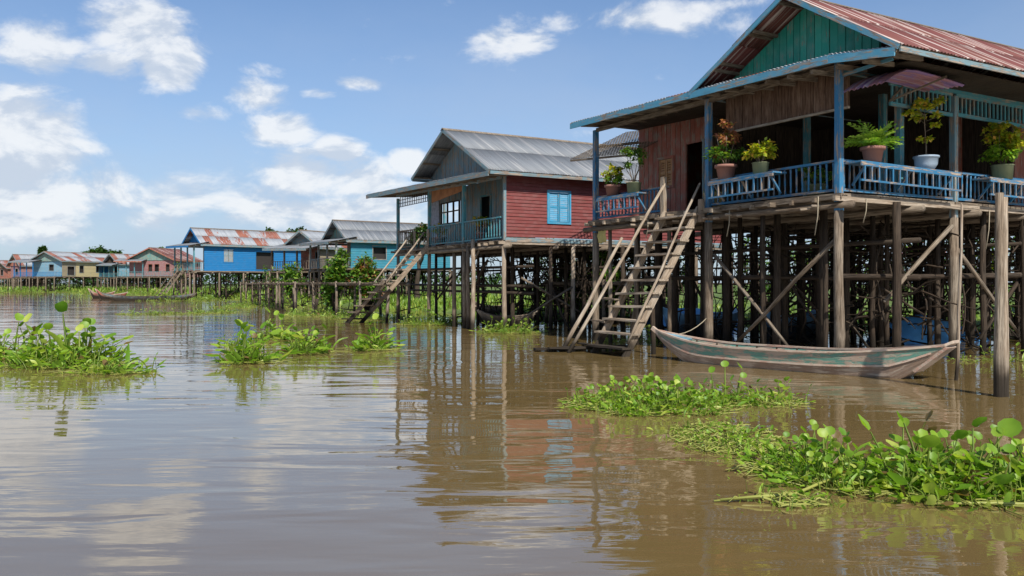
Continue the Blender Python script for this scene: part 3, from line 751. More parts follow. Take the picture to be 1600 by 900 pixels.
# ================================================================== HOUSE 1 (large, right)
def house_one():
    H = thing('stilt_house', 'large stilt house at right with a green gable, rust-red roof and blue porch railings', 'house', O1, YAW, 'stilt houses along the river')
    zd = 3.52; a1 = 8.6; bL = 13.
    # roof
    gable_roof(H, -1.73, 6.08, 1.0, 7.82, 3.95, 6.32, -.5, bL, 'rust', waves=9, fas='grey_blue', barge='sky_blue', fh=.10)
    leanto(H, [(-.5, -1.66, 6.02), (-.5, -.17, 6.22), (-.5, 3.9, 6.307)], 1.0, .08, 'zinc_rusty', fas='sky_blue', fh=.16)
    leanto(H, [(-.5, 3.9, 6.307), (-.5, 9.14, 6.42)], 2.6, .22, 'zinc_rusty', fas='sky_blue', fh=.16)
    wall(H, 'gable_wall', (.3, -.75), (0, 1), 4.65, 6.30, 7.8, 'v', .20, 'green', nrm=(-1, 0), board='gable_board',
         top=lambda s: min(7.82+(s-.75-1.0)*(1.74/2.73) if s-.75 < 1 else 7.82-(s-.75-1.0)*(1.5/2.95), 7.8)-.06)
    for k, s in enumerate((.3, .7)):      # soffit pieces under the gable overhang
        for (ae, ze) in ((-1.73, 6.08), (3.95, 6.32)):
            y = 1+(ae-1)*s; z = 7.82+(ze-7.82)*s; one_beam(H, 'outrigger', (-.48, y, z-.09), (.6, y, z-.09), .06, .07, 'wood')
    deck(H, -.14, a1+.15, -.16, bL, zd, ext=.3)
    # front edge boards
    for (u, v_) in ((-.2, 3.2), (3.25, 5.9), (5.95, 8.7)): one_beam(H, 'edge_board', (-.17, u, zd-.05), (-.17, v_, zd-.04), .03, .12, 'wood', jit=.006)
    for (u, v_) in ((-.1, 3.6), (3.65, 7.4), (7.45, 11)): one_beam(H, 'edge_board', (u, -.16, zd-.05), (v_, -.16, zd-.05), .03, .12, 'wood', jit=.006)
    # front posts: painted above the deck, bare below
    for (a, b, pm) in ((0, 0, 'blue'), (3.82, 0, 'blue'), (8.57, 0, 'blue'), (0, 3.85, 'grey_blue'), (0, 7.7, 'teal'), (0, 11.5, 'teal')):
        zt = 6.2 if b == 0 else 5.95
        one_beam(H, 'post', (b, a, zd-.35), (b, a, zt), .13, .13, pm, up=(1, 0, 0), jit=.004)
        stilt(H, a, b, zd-.33, .105, mat='wood', lean=.03, n=9)
    # other stilts
    for b in (1.4, 2.8, 3.9, 5.3, 6.6, 7.7, 9.0, 10.3, 11.5):
        for a in (.1, 1.5, 2.8, 4.1, 5.3, 6.5, 7.6, 8.7):
            if a == .1 and b in (2.8, 3.9, 7.7, 11.5): continue
            stilt(H, a+random.uniform(-.35, .35), b+random.uniform(-.3, .3), zd-.1, random.uniform(.06, .10))
    for (a, b) in ((2.2, .15), (5.4, .1), (6.9, .2), (8.0, .1), (4.6, .6), (1.1, .9)): stilt(H, a, b, zd-.15, .06, mat='wood' if a > 5 else 'dark_shade_wood')
    pole(H, (.05, .12, 2.6), (.0, 3.1, .15), .05, 'wood'); pole(H, (.12, 3.75, 2.4), (.1, 1.3, .2), .045, 'wood')
    pole(H, (3.7, -.05, 3.0), (1.5, .05, 1.3), .05, 'wood'); pole(H, (3.95, .0, 2.5), (6.6, .1, .5), .045, 'wood')
    pole(H, (.3, 6.0, 3.1), (.2, 8.4, 1.0), .035, 'dark_shade_wood'); pole(H, (7.5, .0, 2.7), (5.0, .1, .4), .05, 'dark_shade_wood'); pole(H, (1.6, .2, 1.6), (3.2, .3, 1.0), .03, 'dark_shade_wood')
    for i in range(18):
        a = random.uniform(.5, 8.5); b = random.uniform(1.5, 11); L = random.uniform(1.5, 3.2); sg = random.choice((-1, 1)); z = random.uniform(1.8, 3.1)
        pole(H, (b, a, z), (b+random.uniform(-.5, .5), a+sg*L*.7, max(.0, z-L*.75)), random.uniform(.025, .05), 'dark_shade_wood', amp=.06)
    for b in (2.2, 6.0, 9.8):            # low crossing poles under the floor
        for z in (1.85, 2.6): pole(H, (b, -.3, z+random.uniform(-.06, .06)), (b, 9.0, z+random.uniform(-.06, .06)), random.uniform(.035, .065), 'dark_shade_wood', 'cross_pole')
    for a in (.2, 3.0, 6.0): pole(H, (.3, a, 1.85), (11.5, a, 1.9), .05, 'dark_shade_wood', 'cross_pole')
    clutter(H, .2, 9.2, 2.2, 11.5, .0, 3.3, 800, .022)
    clutter(H, .2, 9.0, 8.5, 10.2, 1.5, 3.3, 160, .018, L=1.1, name='tied_sticks')
    # railings
    zb, zt = zd+.10, zd+.70
    railing(H, (.02, .07), (.02, 3.75), zb, zt, 'blue'); railing(H, (.02, 5.35), (.02, 8.5), zb, zt, 'blue')
    railing(H, (.07, 0), (3.78, 0), zb, zt, 'blue'); railing(H, (3.92, 0), (7.63, 0), zb, zt, 'blue'); railing(H, (7.77, 0), (11.4, 0), zb, zt, 'blue')
    # plant shelves outside the railings
    def shelf(p, q, out):
        p = V(p); q = V(q); o = V(out)
        s = Buf(); s.hexa([p, p+o, q+o, q], (0, 0, .035)); s.beam(p+o+V(0, 0, -.03), q+o+V(0, 0, -.03), .03, .08); sh = s.build('plant_shelf', 'blue', H)
        n = 3
        for i in range(n):
            c = p.lerp(q, (i+.15)/(n-.7)); one_beam(sh, 'bracket', c+V(0, 0, -.42)+o*.1, c+o*.9+V(0, 0, -.02), .04, .04, 'blue')
        k = int((q-p).length/.22)
        for i in range(k): c = p.lerp(q, (i+.5)/k)+o; Buf().beam(c+V(0, 0, -.06), c+V(0, 0, -.34), .03, .03).build('shelf_baluster', 'blue', sh)
        one_beam(sh, 'shelf_rail', p+o+V(0, 0, -.36), q+o+V(0, 0, -.36), .035, .04, 'blue')
    shelf((-.02, 1.35, 4.10), (-.02, 3.35, 4.08), (-.42, 0, 0)); shelf((-.02, 6.05, 4.10), (-.02, 7.95, 4.10), (-.4, 0, 0))
    shelf((.1, -.03, 4.14), (3.4, -.03, 4.10), (0, -.42, 0)); shelf((4.5, -.03, 4.08), (7.4, -.03, 4.06), (0, -.42, 0))
    # walls
    tp = lambda s: 6.4
    wall(H, 'front_wall', (1.8, 5.85), (0, 1), 2.95, zd, 6.4, 'v', .21, 'red_brown', [(.06, .72, zd, 5.65), (1.35, 1.95, 4.55, 5.35)], nrm=(-1, 0))
    window(H, (1.8, 5.85), (0, 1), (-1, 0), 1.35, 1.95, 4.55, 5.35, 'red_brown', 'cream_wood', slats=False)
    d_ = Buf().hexa([(2.0, 5.93, zd+.02), (2.0, 6.2, zd+.02), (2.0, 6.2, 5.6), (2.0, 5.93, 5.6)], (.04, 0, 0)).build('door', 'teal', H)
    one_beam(H, 'door_frame', (1.74, 5.88, zd), (1.74, 5.88, 5.7), .06, .08, 'grey_blue', up=(1, 0, 0))
    wall(H, 'left_wall', (1.8, 8.8), (1, 0), 9, zd, 6.4, 'v', .25, 'red_brown', nrm=(0, 1), split=False)
    wall(H, 'back_wall', (6.2, -.0), (0, 1), 8.8, zd, 6.4, 'v', .3, 'dark_shade_wood', nrm=(-1, 0), split=False)  # dark boards put the porch interior's shade into the wall colour
    wall(H, 'inner_wall', (1.85, 5.8), (1, 0), 4.3, zd, 6.4, 'v', .25, 'dark_shade_wood', nrm=(0, -1), split=False)  # interior shade is in the colour here too
    wall(H, 'side_wall', (5.9, 1.3), (1, 0), 6.5, zd, 6.1, 'v', .24, 'red_brown', [(.9, 1.75, zd+.1, 5.5), (3.5, 4.3, zd+.6, 5.3)], nrm=(0, -1))
    Buf().hexa([(.6, -1.2, 6.05), (12.5, -1.2, 6.05), (12.5, 8.9, 6.42), (.6, 8.9, 6.42)], (0, 0, .02)).build('ceiling', 'dark_shade_wood', H)
    # board valance over the porch opening
    wall(H, 'valance', (.62, .25), (0, 1), 3.6, 5.42, 6.28, 'v', .30, 'brown_board', nrm=(-1, 0), board='valance_board')
    one_beam(H, 'valance_rail', (.56, .2, 5.40), (.56, 3.9, 5.42), .06, .05, 'pale_wood')
    # interior posts
    for (a, b) in ((1.2, 3.0), (3.6, 3.2), (.2, 2.2)): one_beam(H, 'post', (b, a, zd), (b, a, 6.2), .14, .14, 'teal', up=(1, 0, 0))
    # slatted frieze on the right side
    for (u, v_) in ((1.6, 3.78), (3.92, 7.63), (7.77, 11.4)):
        s = Buf(); s.beam((u, 0, 5.55), (v_, 0, 5.52), .05, .08); s.beam((u, 0, 5.98), (v_, 0, 5.98), .05, .07); fr = s.build('frieze', 'teal', H)
        n = int((v_-u)/.15)
        for i in range(n):
            x = u+(v_-u)*(i+.5)/n; Buf().beam((x, 0, 5.59), (x, 0, 5.95), .03, .05, up=(1, 0, 0)).build('slat', 'teal', fr)
    one_beam(H, 'eave_beam', (.06, 0, 6.06), (bL-.5, 0, 6.06), .09, .09, 'teal'); one_beam(H, 'eave_beam', (0.0, .07, 6.13), (0.0, 8.5, 6.2), .09, .1, 'wood')
    one_beam(H, 'eave_strut', (.05, -.05, 5.95), (.05, -1.2, 6.02), .05, .06, 'sky_blue')
    # small purple awning curling up at the porch corner
    b = Buf(); n = 7
    prof = [(.08, 5.62), (.4, 5.82), (.75, 5.97), (1.1, 6.01), (1.8, 5.99), (2.7, 5.93)]
    vs = []; gs = []; nx = 36
    for lay in (0, -.008):
        for j, (x, z) in enumerate(prof):
            for i in range(nx+1): vs.append((x+.02*math.sin(i), -1.0+.95*i/nx, z+lay+.025*math.sin(2*math.pi*i/4)-.03*(1-i/nx)*j*.4)); gs.append((x, 1.1*i/nx, 0))
    N = (nx+1)*len(prof); fs = []
    for j in range(len(prof)-1):
        for i in range(nx): a = j*(nx+1)+i; c = a+nx+1; fs += [(a, a+1, c+1, c), (N+a, N+c, N+c+1, N+a+1)]
    for i in range(nx): fs += [(i, N+i, N+i+1, i+1)]
    b.add(vs, fs, gs, .3, True); aw = b.build('awning', 'purple', H, 'small purple and white corrugated awning')
    for y in (-1.1, -.1): one_beam(aw, 'awning_arm', (1.6, -.0, 5.6), (1.9, y, 5.93), .035, .035, 'wood')
    # lattice shade at the left end
    b = Buf(); A = V(.9, 7.9, 5.52); B_ = V(.7, 10.95, 5.72); C = V(2.2, 0, 1.05)
    for i in range(24): q = A.lerp(B_, i/23); b.beam(q, q+C, .035, .012)
    for i in range(18): q = A+C*(i/17); q2 = B_+C*(i/17); b.beam(q+V(0, 0, .012), q2+V(0, 0, .012), .035, .012)
    la = b.build('lattice_awning', 'wood', H, 'woven lattice shade roof')
    one_beam(la, 'awning_beam', A+V(0, 0, -.05), B_+V(0, 0, -.05), .06, .06, 'wood'); one_beam(la, 'awning_beam', A+C*.5+V(0, 0, -.05), B_+C*.5+V(0, 0, -.05), .06, .07, 'wood')
    # hanging ropes and loose sticks at the deck edge
    for (b_, a_, z_, l) in ((-.2, .35, 3.5, .8), (-.2, 2.9, 3.4, .6), (-.2, 5.9, 3.4, .5), (.6, -.2, 3.45, .5), (4.9, -.2, 3.4, .9)):
        Buf().tube([(b_, a_, z_), (b_+.02, a_+.03, z_-l*.5), (b_-.01, a_+.08, z_-l)], .012, 5).build('hanging_rope', 'rope', H)
    for i in range(9):
        a = random.uniform(.2, 8); Buf().tube(rnd_path((-.3, a, zd-.2-random.random()*.1), (.5, a+random.uniform(-.3, .3), zd-.2), 2, .02), .03, 6).build('log_end', 'pale_wood', H)
    return H
M['cream_wood'] = m_paint('tan_shutter', (.46, .24, .10), chip=.35)
M['brown_board'] = m_wood('brown_board', (.10, .055, .035), (.26, .17, .12), 14)
house_one()
stairs('tall bleached wooden stairs with pole handrails climbing to the green-gabled house', (O1, YAW), (4.0, 5.25), -.18, -2.5, 3.5, 0., 11, rails=False, skew=.0, over=.13)
def stair_poles():
    t = [o for o in bpy.data.objects if o.name == 'wooden_stairs'][0]
    def P(x, y, z, d=None): return None
    Buf().tube(rnd_path((-2.4, 3.9, .30), (-.18, 3.92, 4.15), 5, .02), (.035, .035, .033, .03, .03, .03), 7).build('handrail', 'pale_wood', t)
    Buf().tube(rnd_path((-2.95, 5.55, .0), (-.15, 5.25, 4.3), 5, .02), (.045, .045, .04, .04, .04, .035), 7).build('handrail', 'pale_wood', t)
    one_beam(t, 'rail_post', (-.18, 5.3, 3.2), (-.18, 5.3, 4.45), .12, .10, 'pale_wood', jit=.008); one_beam(t, 'rail_post', (-.2, 3.86, 3.2), (-.2, 3.86, 3.75), .12, .10, 'pale_wood', jit=.008)
    Buf().tube(rnd_path((-2.75, 6.2, -.1), (-.9, 6.1, 2.9), 5, .03), (.06, .055, .05, .05, .045, .04), 7).build('prop_pole', 'pale_wood', t)
    Buf().tube(rnd_path((-1.4, 4.2, -.4), (-1.35, 4.3, 1.5), 3, .02), .06, 7).build('prop_pole', 'dark_shade_wood', t); Buf().tube(rnd_path((-1.5, 5.1, -.4), (-1.3, 5.0, 1.2), 3, .02), .055, 7).build('prop_pole', 'wood', t)
    for (z, y0, y1) in ((.16, 4.9, 6.0), (.75, 5.2, 5.9), (1.3, 5.2, 5.95)): one_beam(t, 'step', (-2.45+z*.55, y0, z), (-2.4+z*.55, y1, z+.03), .16, .04, 'wood', jit=.008)
stair_poles()
b = Buf(); b.beam((-1.2, 0, .05), (1.3, .1, .08), .28, .05, jit=.02); b.beam((-.9, -.3, .10), (1.1, -.1, .12), .22, .045, jit=.015)
tag(b.build('landing_plank', 'wood', None, loc=(1.75, 21.0, 0), rz=.15), 'loose wet planks lying at water level at the foot of the tall stairs', 'plank')

# ================================================================== HOUSE 2 (red side wall)
O2 = V(-.29, 29.1, 0)
def house_two():
    H = thing('stilt_house', 'red boarded stilt house with a blue shuttered window and grey tin roof', 'house', O2, YAW, 'stilt houses along the river')
    zd = 3.22; bL = 10.5
    gable_roof(H, -.55, 5.55, 3.2, 7.50, 6.25, 6.0, -.85, bL, 'zinc', waves=8, fas='grey_blue', barge='grey_blue', fh=.11)
    leanto(H, [(-.85, -.5, 5.50), (-.85, 6.3, 5.667)], .85, .07, 'zinc', fas='grey_blue', fh=.17); leanto(H, [(-.85, 6.3, 5.667), (-.85, 11.7, 5.80)], 2.4, .2, 'zinc', fas='grey_blue', fh=.17)
    wall(H, 'gable_wall', (-.05, .0), (0, 1), 6.0, 5.6, 7.4, 'v', .21, 'grey_blue', nrm=(-1, 0), board='gable_board',
         top=lambda s: (7.50-(3.2-s)*(1.95/3.75) if s < 3.2 else 7.50-(s-3.2)*(1.5/3.05))-.07)
    deck(H, -.05, 10.1, -.12, bL, zd)
    # red side wall
    wall(H, 'side_wall', (.02, -.02), (1, 0), bL-.1, zd+.12, 5.6, 'h', .12, 'red', [(1.79, 2.67, 3.92, 5.0)], nrm=(0, -1), board='clapboard')
    window(H, (.02, -.02), (1, 0), (0, -1), 1.79, 2.67, 3.92, 5.0, 'shutter_blue', 'shutter_blue')
    for u, v_ in ((0, 3.6), (3.62, 7.2), (7.22, bL)): one_beam(H, 'sill_board', (u, -.10, zd+.02), (v_, -.10, zd+.02), .05, .15, 'grey_blue')
    one_beam(H, 'corner_board', (0, -.06, zd), (0, -.06, 5.6), .10, .08, 'grey_blue', up=(0, 1, 0))
    # porch back wall with door and see-through window, far wall
    wall(H, 'porch_wall', (1.3, 0.05), (0, 1), 9.25, zd, 5.75, 'v', .22, 'grey_blue', [(3.3, 4.1, zd, 5.15), (6.1, 7.95, 4.3, 5.2)], nrm=(-1, 0))
    window(H, (1.3, .05), (0, 1), (-1, 0), 3.3, 4.1, zd+.02, 5.15, 'teal', 'teal', closed=False, name='door')
    wb = Buf()
    for s in (6.12, 6.7, 7.3, 7.93): wb.beam((1.27, .05+s, 4.3), (1.27, .05+s, 5.2), .06, .07, up=(1, 0, 0))
    for z in (4.3, 4.8, 5.2): wb.beam((1.25, 6.15, z), (1.25, 8.0, z), .05, .05)
    wb.build('window_frame', 'dark_shade_wood', H)
    wall(H, 'inner_wall', (0.1, .08), (1, 0), 1.15, zd, 5.6, 'v', .22, 'teal', nrm=(0, 1), split=False)
    Buf().hexa([(.05, 6.3, 5.05), (.05, 3.3, 5.28), (.05, 3.3, 5.62), (.05, 6.3, 5.62)], (.02, 0, 0)).build('hanging_cloth', 'cloth', H, 'rust-orange cloth hung along the porch eave')
    Buf().hexa([(1.22, 8.15, 3.75), (1.22, 9.2, 3.75), (1.22, 9.2, 5.35), (1.22, 8.15, 5.35)], (.02, 0, 0)).build('curtain', 'print_cloth', H, 'pale printed curtain')
    one_beam(H, 'eave_beam', (-.05, .1, 5.42), (-.05, 9.9, 5.66), .08, .09, 'grey_blue')
    for (a) in (3.14, 6.4, 9.9): one_beam(H, 'post', (0, a, zd-.25), (0, a, 5.55), .12, .12, 'teal', up=(1, 0, 0))
    for (b, a) in ((2.3, 9.9), (4.2, 9.9)): one_beam(H, 'post', (b, a, zd-.2), (b, a, 5.8), .10, .10, 'teal', up=(1, 0, 0))
    zb, zt = zd+.10, zd+.82
    railing(H, (-.02, .15), (-.02, 3.06), zb, zt, 'teal', .2); railing(H, (-.02, 3.22), (-.02, 6.32), zb, zt, 'teal', .2); railing(H, (-.02, 7.9), (-.02, 9.84), zb, zt, 'wood', .2)
    railing(H, (.05, 9.95), (4.1, 9.95), zb, zt, 'wood', .22)
    # lattice under left porch roof
    b = Buf()
    for i in range(16): b.beam((-.0, 6.6+i*.2, 5.15), (.0, 6.6+i*.2, 5.6), .02, .03, up=(1, 0, 0))
    for z in (5.15, 5.3, 5.45): b.beam((.0, 6.5, z), (.0, 9.8, z), .02, .025)
    b.build('lattice_panel', 'dark_shade_wood', H)
    # stilts
    for (a, b_, m) in ((-.02, 0, 'pale_wood'), (3.14, 0, 'wood'), (6.4, 0, 'wood'), (9.9, 0, 'wood'), (1.9, -.25, 'pale_wood'), (2.6, -.1, 'wood'), (-.02, 2.9, 'pale_wood'), (-.02, 5.9, 'wood'), (-.02, 8.8, 'wood'), (4.2, .1, 'wood')):
        stilt(H, a, b_, zd-.1 if a != 1.9 else zd+.1, .085, mat=m, n=8)
    for b_ in (1.7, 3.5, 5.3, 7.2, 9.2):
        for a in (.2, 1.8, 3.4, 5.0, 6.6, 8.2, 9.7): stilt(H, a+random.uniform(-.3, .3), b_+random.uniform(-.3, .3), zd-.1, random.uniform(.06, .09))
    pole(H, (2.9, -.05, 1.6), (.6, -.05, .4), .04, 'wood'); pole(H, (.7, -.02, 1.9), (3.3, .0, .6), .04, 'wood'); pole(H, (-.0, 1.8, 3.0), (.1, 3.6, 1.4), .04, 'wood')
    for z in (1.35, 1.6, 2.3): pole(H, (.9, -.5, z), (.9, 10.6, z+.05), .05, 'dark_shade_wood', 'cross_pole'); pole(H, (4.2, -.5, z), (4.2, 10.6, z), .05, 'dark_shade_wood', 'cross_pole')
    for i in range(18):
        a = random.uniform(.5, 9.5); b_ = random.uniform(.5, 8); L = random.uniform(1.2, 2.8); sg = random.choice((-1, 1)); z = random.uniform(1.3, 2.8)
        pole(H, (b_, a, z), (b_+random.uniform(-.5, .5), a+sg*L*.7, max(.0, z-L*.75)), random.uniform(.025, .05), 'dark_shade_wood', amp=.08)
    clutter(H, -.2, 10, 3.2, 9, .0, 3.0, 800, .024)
    return H
house_two()
stairs('weathered wooden stairs leaning at the left end of the red house porch', (O2, YAW), (6.35, 7.6), -.15, -1.7, 3.2, 1.7, 7, rails=True, mat='pale_wood', over=.06)
stairs('crooked short log ladder running from the low walkway down to the water', (V(-7.1, 36.0, 0), -.563), (-.4, .5), 2.35, 0., 1.75, 0., 6, rails=False, mat='wood', over=.22, skew=.1, w=.12)

# ================================================================== simpler houses further off
def simple_house(label, O, yaw, W, L, zd, ze, za, roofm, wallm, gablem, porch=1.8, lean=None, trim='grey_blue', mode='h', holes_side=(), shutter='grey_blue', holes_front=(), sw=1.0, rows=2, ov=.5, fd=.6, rail='teal', nst=5, split_roof=True, left_wall=None, open_win=True, fascia=None, side_segments=None, stm='wood'):
    H = thing('stilt_house', label, 'house', O, yaw, 'stilt houses along the river')
    ac = W/2
    gable_roof(H, -ov, ze, ac, za, W+ov, ze, -fd, L+.3, roofm, sw=sw, rows=rows, waves=4, fas=fascia or trim, barge=trim, fh=.2, split=split_roof)
    sl_ = (za-ze)/(ac+ov)
    wall(H, 'gable_wall', (.1, 0), (0, 1), W, ze-.05, za, 'v', .3, gablem, nrm=(-1, 0), split=False, top=lambda s: za-abs(s-ac)*sl_-.06)
    if side_segments is None: side_segments = [(0, L, wallm)]
    first = True
    for (u, v_, wm) in side_segments:
        hs = [(h[0]-u, h[1]-u, h[2], h[3]) for h in holes_side if u <= h[0] < v_]
        wall(H, 'side_wall', (u, 0), (1, 0), v_-u, zd, ze+.1, mode, .2, wm, hs, nrm=(0, -1), split=False)
    for h in holes_side: window(H, (0, 0), (1, 0), (0, -1), h[0], h[1], h[2], h[3], trim, shutter, closed=not open_win and h[3]-h[2] < 1.9)
    wall(H, 'front_wall', (porch, 0), (0, 1), W, zd, ze+.1, mode, .2, left_wall or wallm, holes_front, nrm=(-1, 0), split=False)
    for h in holes_front: window(H, (porch, 0), (0, 1), (-1, 0), h[0], h[1], h[2], h[3], trim, shutter, closed=False)
    if lean:
        leanto(H, [(-fd-lean[0], lean[1], ze-.25), (-fd-lean[0], lean[2], ze-.15)], lean[0]+fd+.4, .35+lean[0]*.1, 'zinc', sw=1.2, waves=4, fas=trim, fh=.2, split=False)
        n = 3
        for i in range(n+1): y = max(lean[1]+.3, 0)+(lean[2]-.3-max(lean[1]+.3, 0))*i/n; one_beam(H, 'post', (-lean[0]*.8, y, zd-.2), (-lean[0]*.8, y, ze-.1), .14, .14, rail, up=(1, 0, 0))
        x0 = -lean[0]*.8; railing(H, (x0, 0), (x0, lean[2]-.3), zd+.1, zd+.85, rail, .3, split=False, size=.06)
        railing(H, (x0+.05, 0), (min(porch, 1.5), 0), zd+.1, zd+.85, rail, .3, split=False, size=.06) if porch > .3 or lean[0] > .5 else None
        deck(H, -.1, lean[2], x0-.1, L, zd, joist_pitch=1.2, split=False)
    else:
        x0 = 0; deck(H, -.1, W+.1, -.1, L, zd, joist_pitch=1.2, split=False)
    amax = lean[2] if lean else W
    for i in range(nst+1):
        stilt(H, 0, x0+(L-x0)*i/nst, zd-.1, .10, mat=stm, lean=.12, n=6); stilt(H, amax*i/nst, x0, zd-.1, .10, mat=stm, lean=.15, n=6)
        for j in range(1, 4): stilt(H, amax*j/4, x0+(L-x0)*(i+.5)/nst, zd-.1, .09, lean=.15, n=6)
    clutter(H, 0, amax, x0+.3, L, 0., zd-.2, 330, .045, L=2.)  # brushwood packed thick to stand in for the deep shade under the floor
    return H
def at(x, Y): return V((x-800)/1300*Y, Y, 0)
simple_house('bright blue stilt house with patches of rust on its long tin roof', at(319, 91), R(43), 4.5, 13, 3.1, 6.0, 7.85, 'zinc_rusty', 'bright_blue', 'bright_blue',
             lean=(1.4, -.6, 5.7), holes_side=((2.2, 3.3, 4.1, 5.5), (6.0, 8.2, 3.3, 5.3)), shutter='grey_blue', open_win=False, sw=.75, rail='teal', holes_front=((1.6, 2.5, 3.15, 5.2),), left_wall='pale_blue', trim='bright_blue', fascia='grey_blue')
stairs('grey log stairs climbing to the bright blue house', (at(319, 91), R(43)), (2.8, 4.2), -1.3, -3.7, 3.1, 0., 9, mat='wood', w=.14)
simple_house('low house with a grey patched roof and dark red wall beside the teal house', at(500, 80), R(60), 4.2, 6, 3.0, 5.2, 6.85, 'zinc_rusty', 'tan', 'grey_blue', lean=(1.7, -.4, 5.3), sw=.9, holes_front=((1., 2.2, 3.4, 4.9),), left_wall='red_brown', rail='wood')
simple_house('teal boarded house with a grey tin roof behind the green bushes', at(548, 70), R(33), 5.2, 9.5, 3.0, 5.35, 7.15, 'zinc', 'teal_wall', 'mint_grey', lean=(1.6, -.6, 6.6), sw=.85, holes_side=((2, 3.2, 3.8, 4.9),), holes_front=((1., 2., 3.2, 5.0), (3., 4.4, 3.9, 5.)), left_wall='tan', rail='grey_blue')
simple_house('pale blue and tan house under a long rust-streaked tin roof at far left', at(97, 165), R(68), 8.6, 15, 3.1, 6.2, 8.1, 'zinc_rusty', 'tan', 'mint_grey', porch=.3, holes_front=((2.6, 3.9, 4.3, 5.6),), left_wall='pale_blue',
             holes_side=((1.2, 2.8, 3.4, 5.2), (4.0, 5.0, 3.9, 5.4), (8., 9.2, 4., 5.3)), side_segments=[(0, 3.2, 'tan'), (3.2, 8.8, 'cream'), (8.8, 15, 'bright_blue')], sw=1.25, lean=(2.2, 5.6, 11.5), rail='bright_blue')
simple_house('pink house with turquoise shutters under a rust-red roof', at(272, 150), R(77), 9.4, 8, 3.0, 5.95, 8.2, 'rust', 'pink', 'mint_grey', porch=.2, holes_front=((1., 1.8, 3.9, 5.2), (3.2, 4.1, 3.9, 5.2), (4.6, 5.4, 3.9, 5.2)), trim='red_brown', shutter='mint', sw=1.1, lean=(.9, 5.6, 11.4), rail='teal')
simple_house('small dark gabled house squeezed between the cream and pink houses', at(186, 172), R(62), 4.6, 7, 3.0, 5.7, 7.9, 'zinc_rusty', 'pale_blue', 'dark_shade_wood', porch=1., sw=1.2, holes_front=((1., 3., 3.2, 5.2),), lean=(1.5, -.6, 5.))
simple_house('small reddish gabled hut peeking out at the far left', at(32, 196), R(60), 4.5, 7, 3.0, 5.9, 8.6, 'zinc_rusty', 'pink', 'red_brown', porch=.3, sw=1.3, holes_front=((1.5, 2.6, 3.8, 5.2),))
simple_house('brown weathered house cut off by the left edge of the view', at(12, 210), R(60), 7., 9, 3.0, 5.6, 7.6, 'zinc_rusty', 'red_brown', 'wood', porch=.3, sw=1.3, holes_front=((2.5, 3.6, 3.8, 5.2),))
simple_house('faded pink house half hidden behind the stilts of the large house', hw(4, 26), YAW, 7, 9, 1.6, 3.6, 4.6, 'rust', 'pink', 'pink', porch=.3, sw=1.2, rows=1, holes_front=((1.5, 2.6, 2.2, 3.2),), nst=3)

# ================================================================== walkways
def walkway(label, p, q, z, w=.9, rail=True, n=6, extra=0):
    p = V(p); q = V(q); L = (q-p).length; ang = math.atan2(q.y-p.y, q.x-p.x)
    t = thing('walkway', label, 'walkway', p, ang)
    for y in (-w/2, w/2): Buf().tube(rnd_path((-.3, y, z-.06), (L+.3, y, z-.06), 6, .04), .06, 6).build('bearer', 'wood', t)
    k = int(L/.24); b = Buf()
    for i in range(k):
        x = L*i/k; b.beam((x+.1, -w/2-random.uniform(.02, .2), z+random.uniform(0, .02)), (x+.1, w/2+random.uniform(.02, .2), z+random.uniform(0, .02)), .19, .03)
    b.build('planking', 'wood', t, kind='stuff' if k > 300 else None)
    for i in range(n+1):
        for y in (-w/2-.05, w/2+.05):
            x = L*i/n+random.uniform(-.2, .2); Buf().tube(rnd_path((x, y, -.6), (x+random.uniform(-.08, .08), y, z+(random.choice((.05, .9)) if rail else .1)), 3, .04), (.085, .075, .07, .055), 7).build('post', 'wood', t)
    if extra: clutter(t, -w, w, 0, L, 0, z+.3, extra, .025, L=1.6)
    return t
walkway('low plank walkway on crooked posts in front of the green bushes', at(449, 53), at(622, 37.6), 1.72, n=5, rail=False, extra=50)
walkway('far section of plank walkway running before the low patched-roof house', at(385, 74), at(446, 54), 1.72, n=5, rail=False, extra=60)
walkway('short walkway linking the red house and the large house', at(868, 34.5), at(1010, 29.5), 1.75, n=3, rail=False, extra=25)
# fence of sticks on the raised bank beyond the large house
for (lab, p, q) in (('rough stick fence behind the stilts of the large house', hw(-6, 13.4), hw(9.5, 13.4)), ('rough stick fence behind the stilts of the red house', hw(12, 13.), hw(23, 8.5))):
    L = (q-p).length; t = thing('stick_fence', lab, 'fence', p, math.atan2(q.y-p.y, q.x-p.x))
    for i in range(int(L/1.1)): Buf().tube(rnd_path((i*1.1, 0, -.5), (i*1.1, 0, 2.9), 3, .05), .05, 6).build('fence_post', 'dark_shade_wood', t)
    for z in (1.7, 1.95, 2.35, 2.75): Buf().tube(rnd_path((-.2, .06, z), (L, .06, z), 6, .05), .04, 5).build('fence_rail', 'dark_shade_wood', t)
    b = Buf()
    for i in range(int(L/.17)): x = i*.17; b.tube(rnd_path((x, -.06, 1.7), (x+random.uniform(-.05, .05), -.06, random.uniform(2.5, 2.95)), 2, .02), .016, 4)
    b.build('pickets', 'dark_shade_wood', t, kind='stuff')

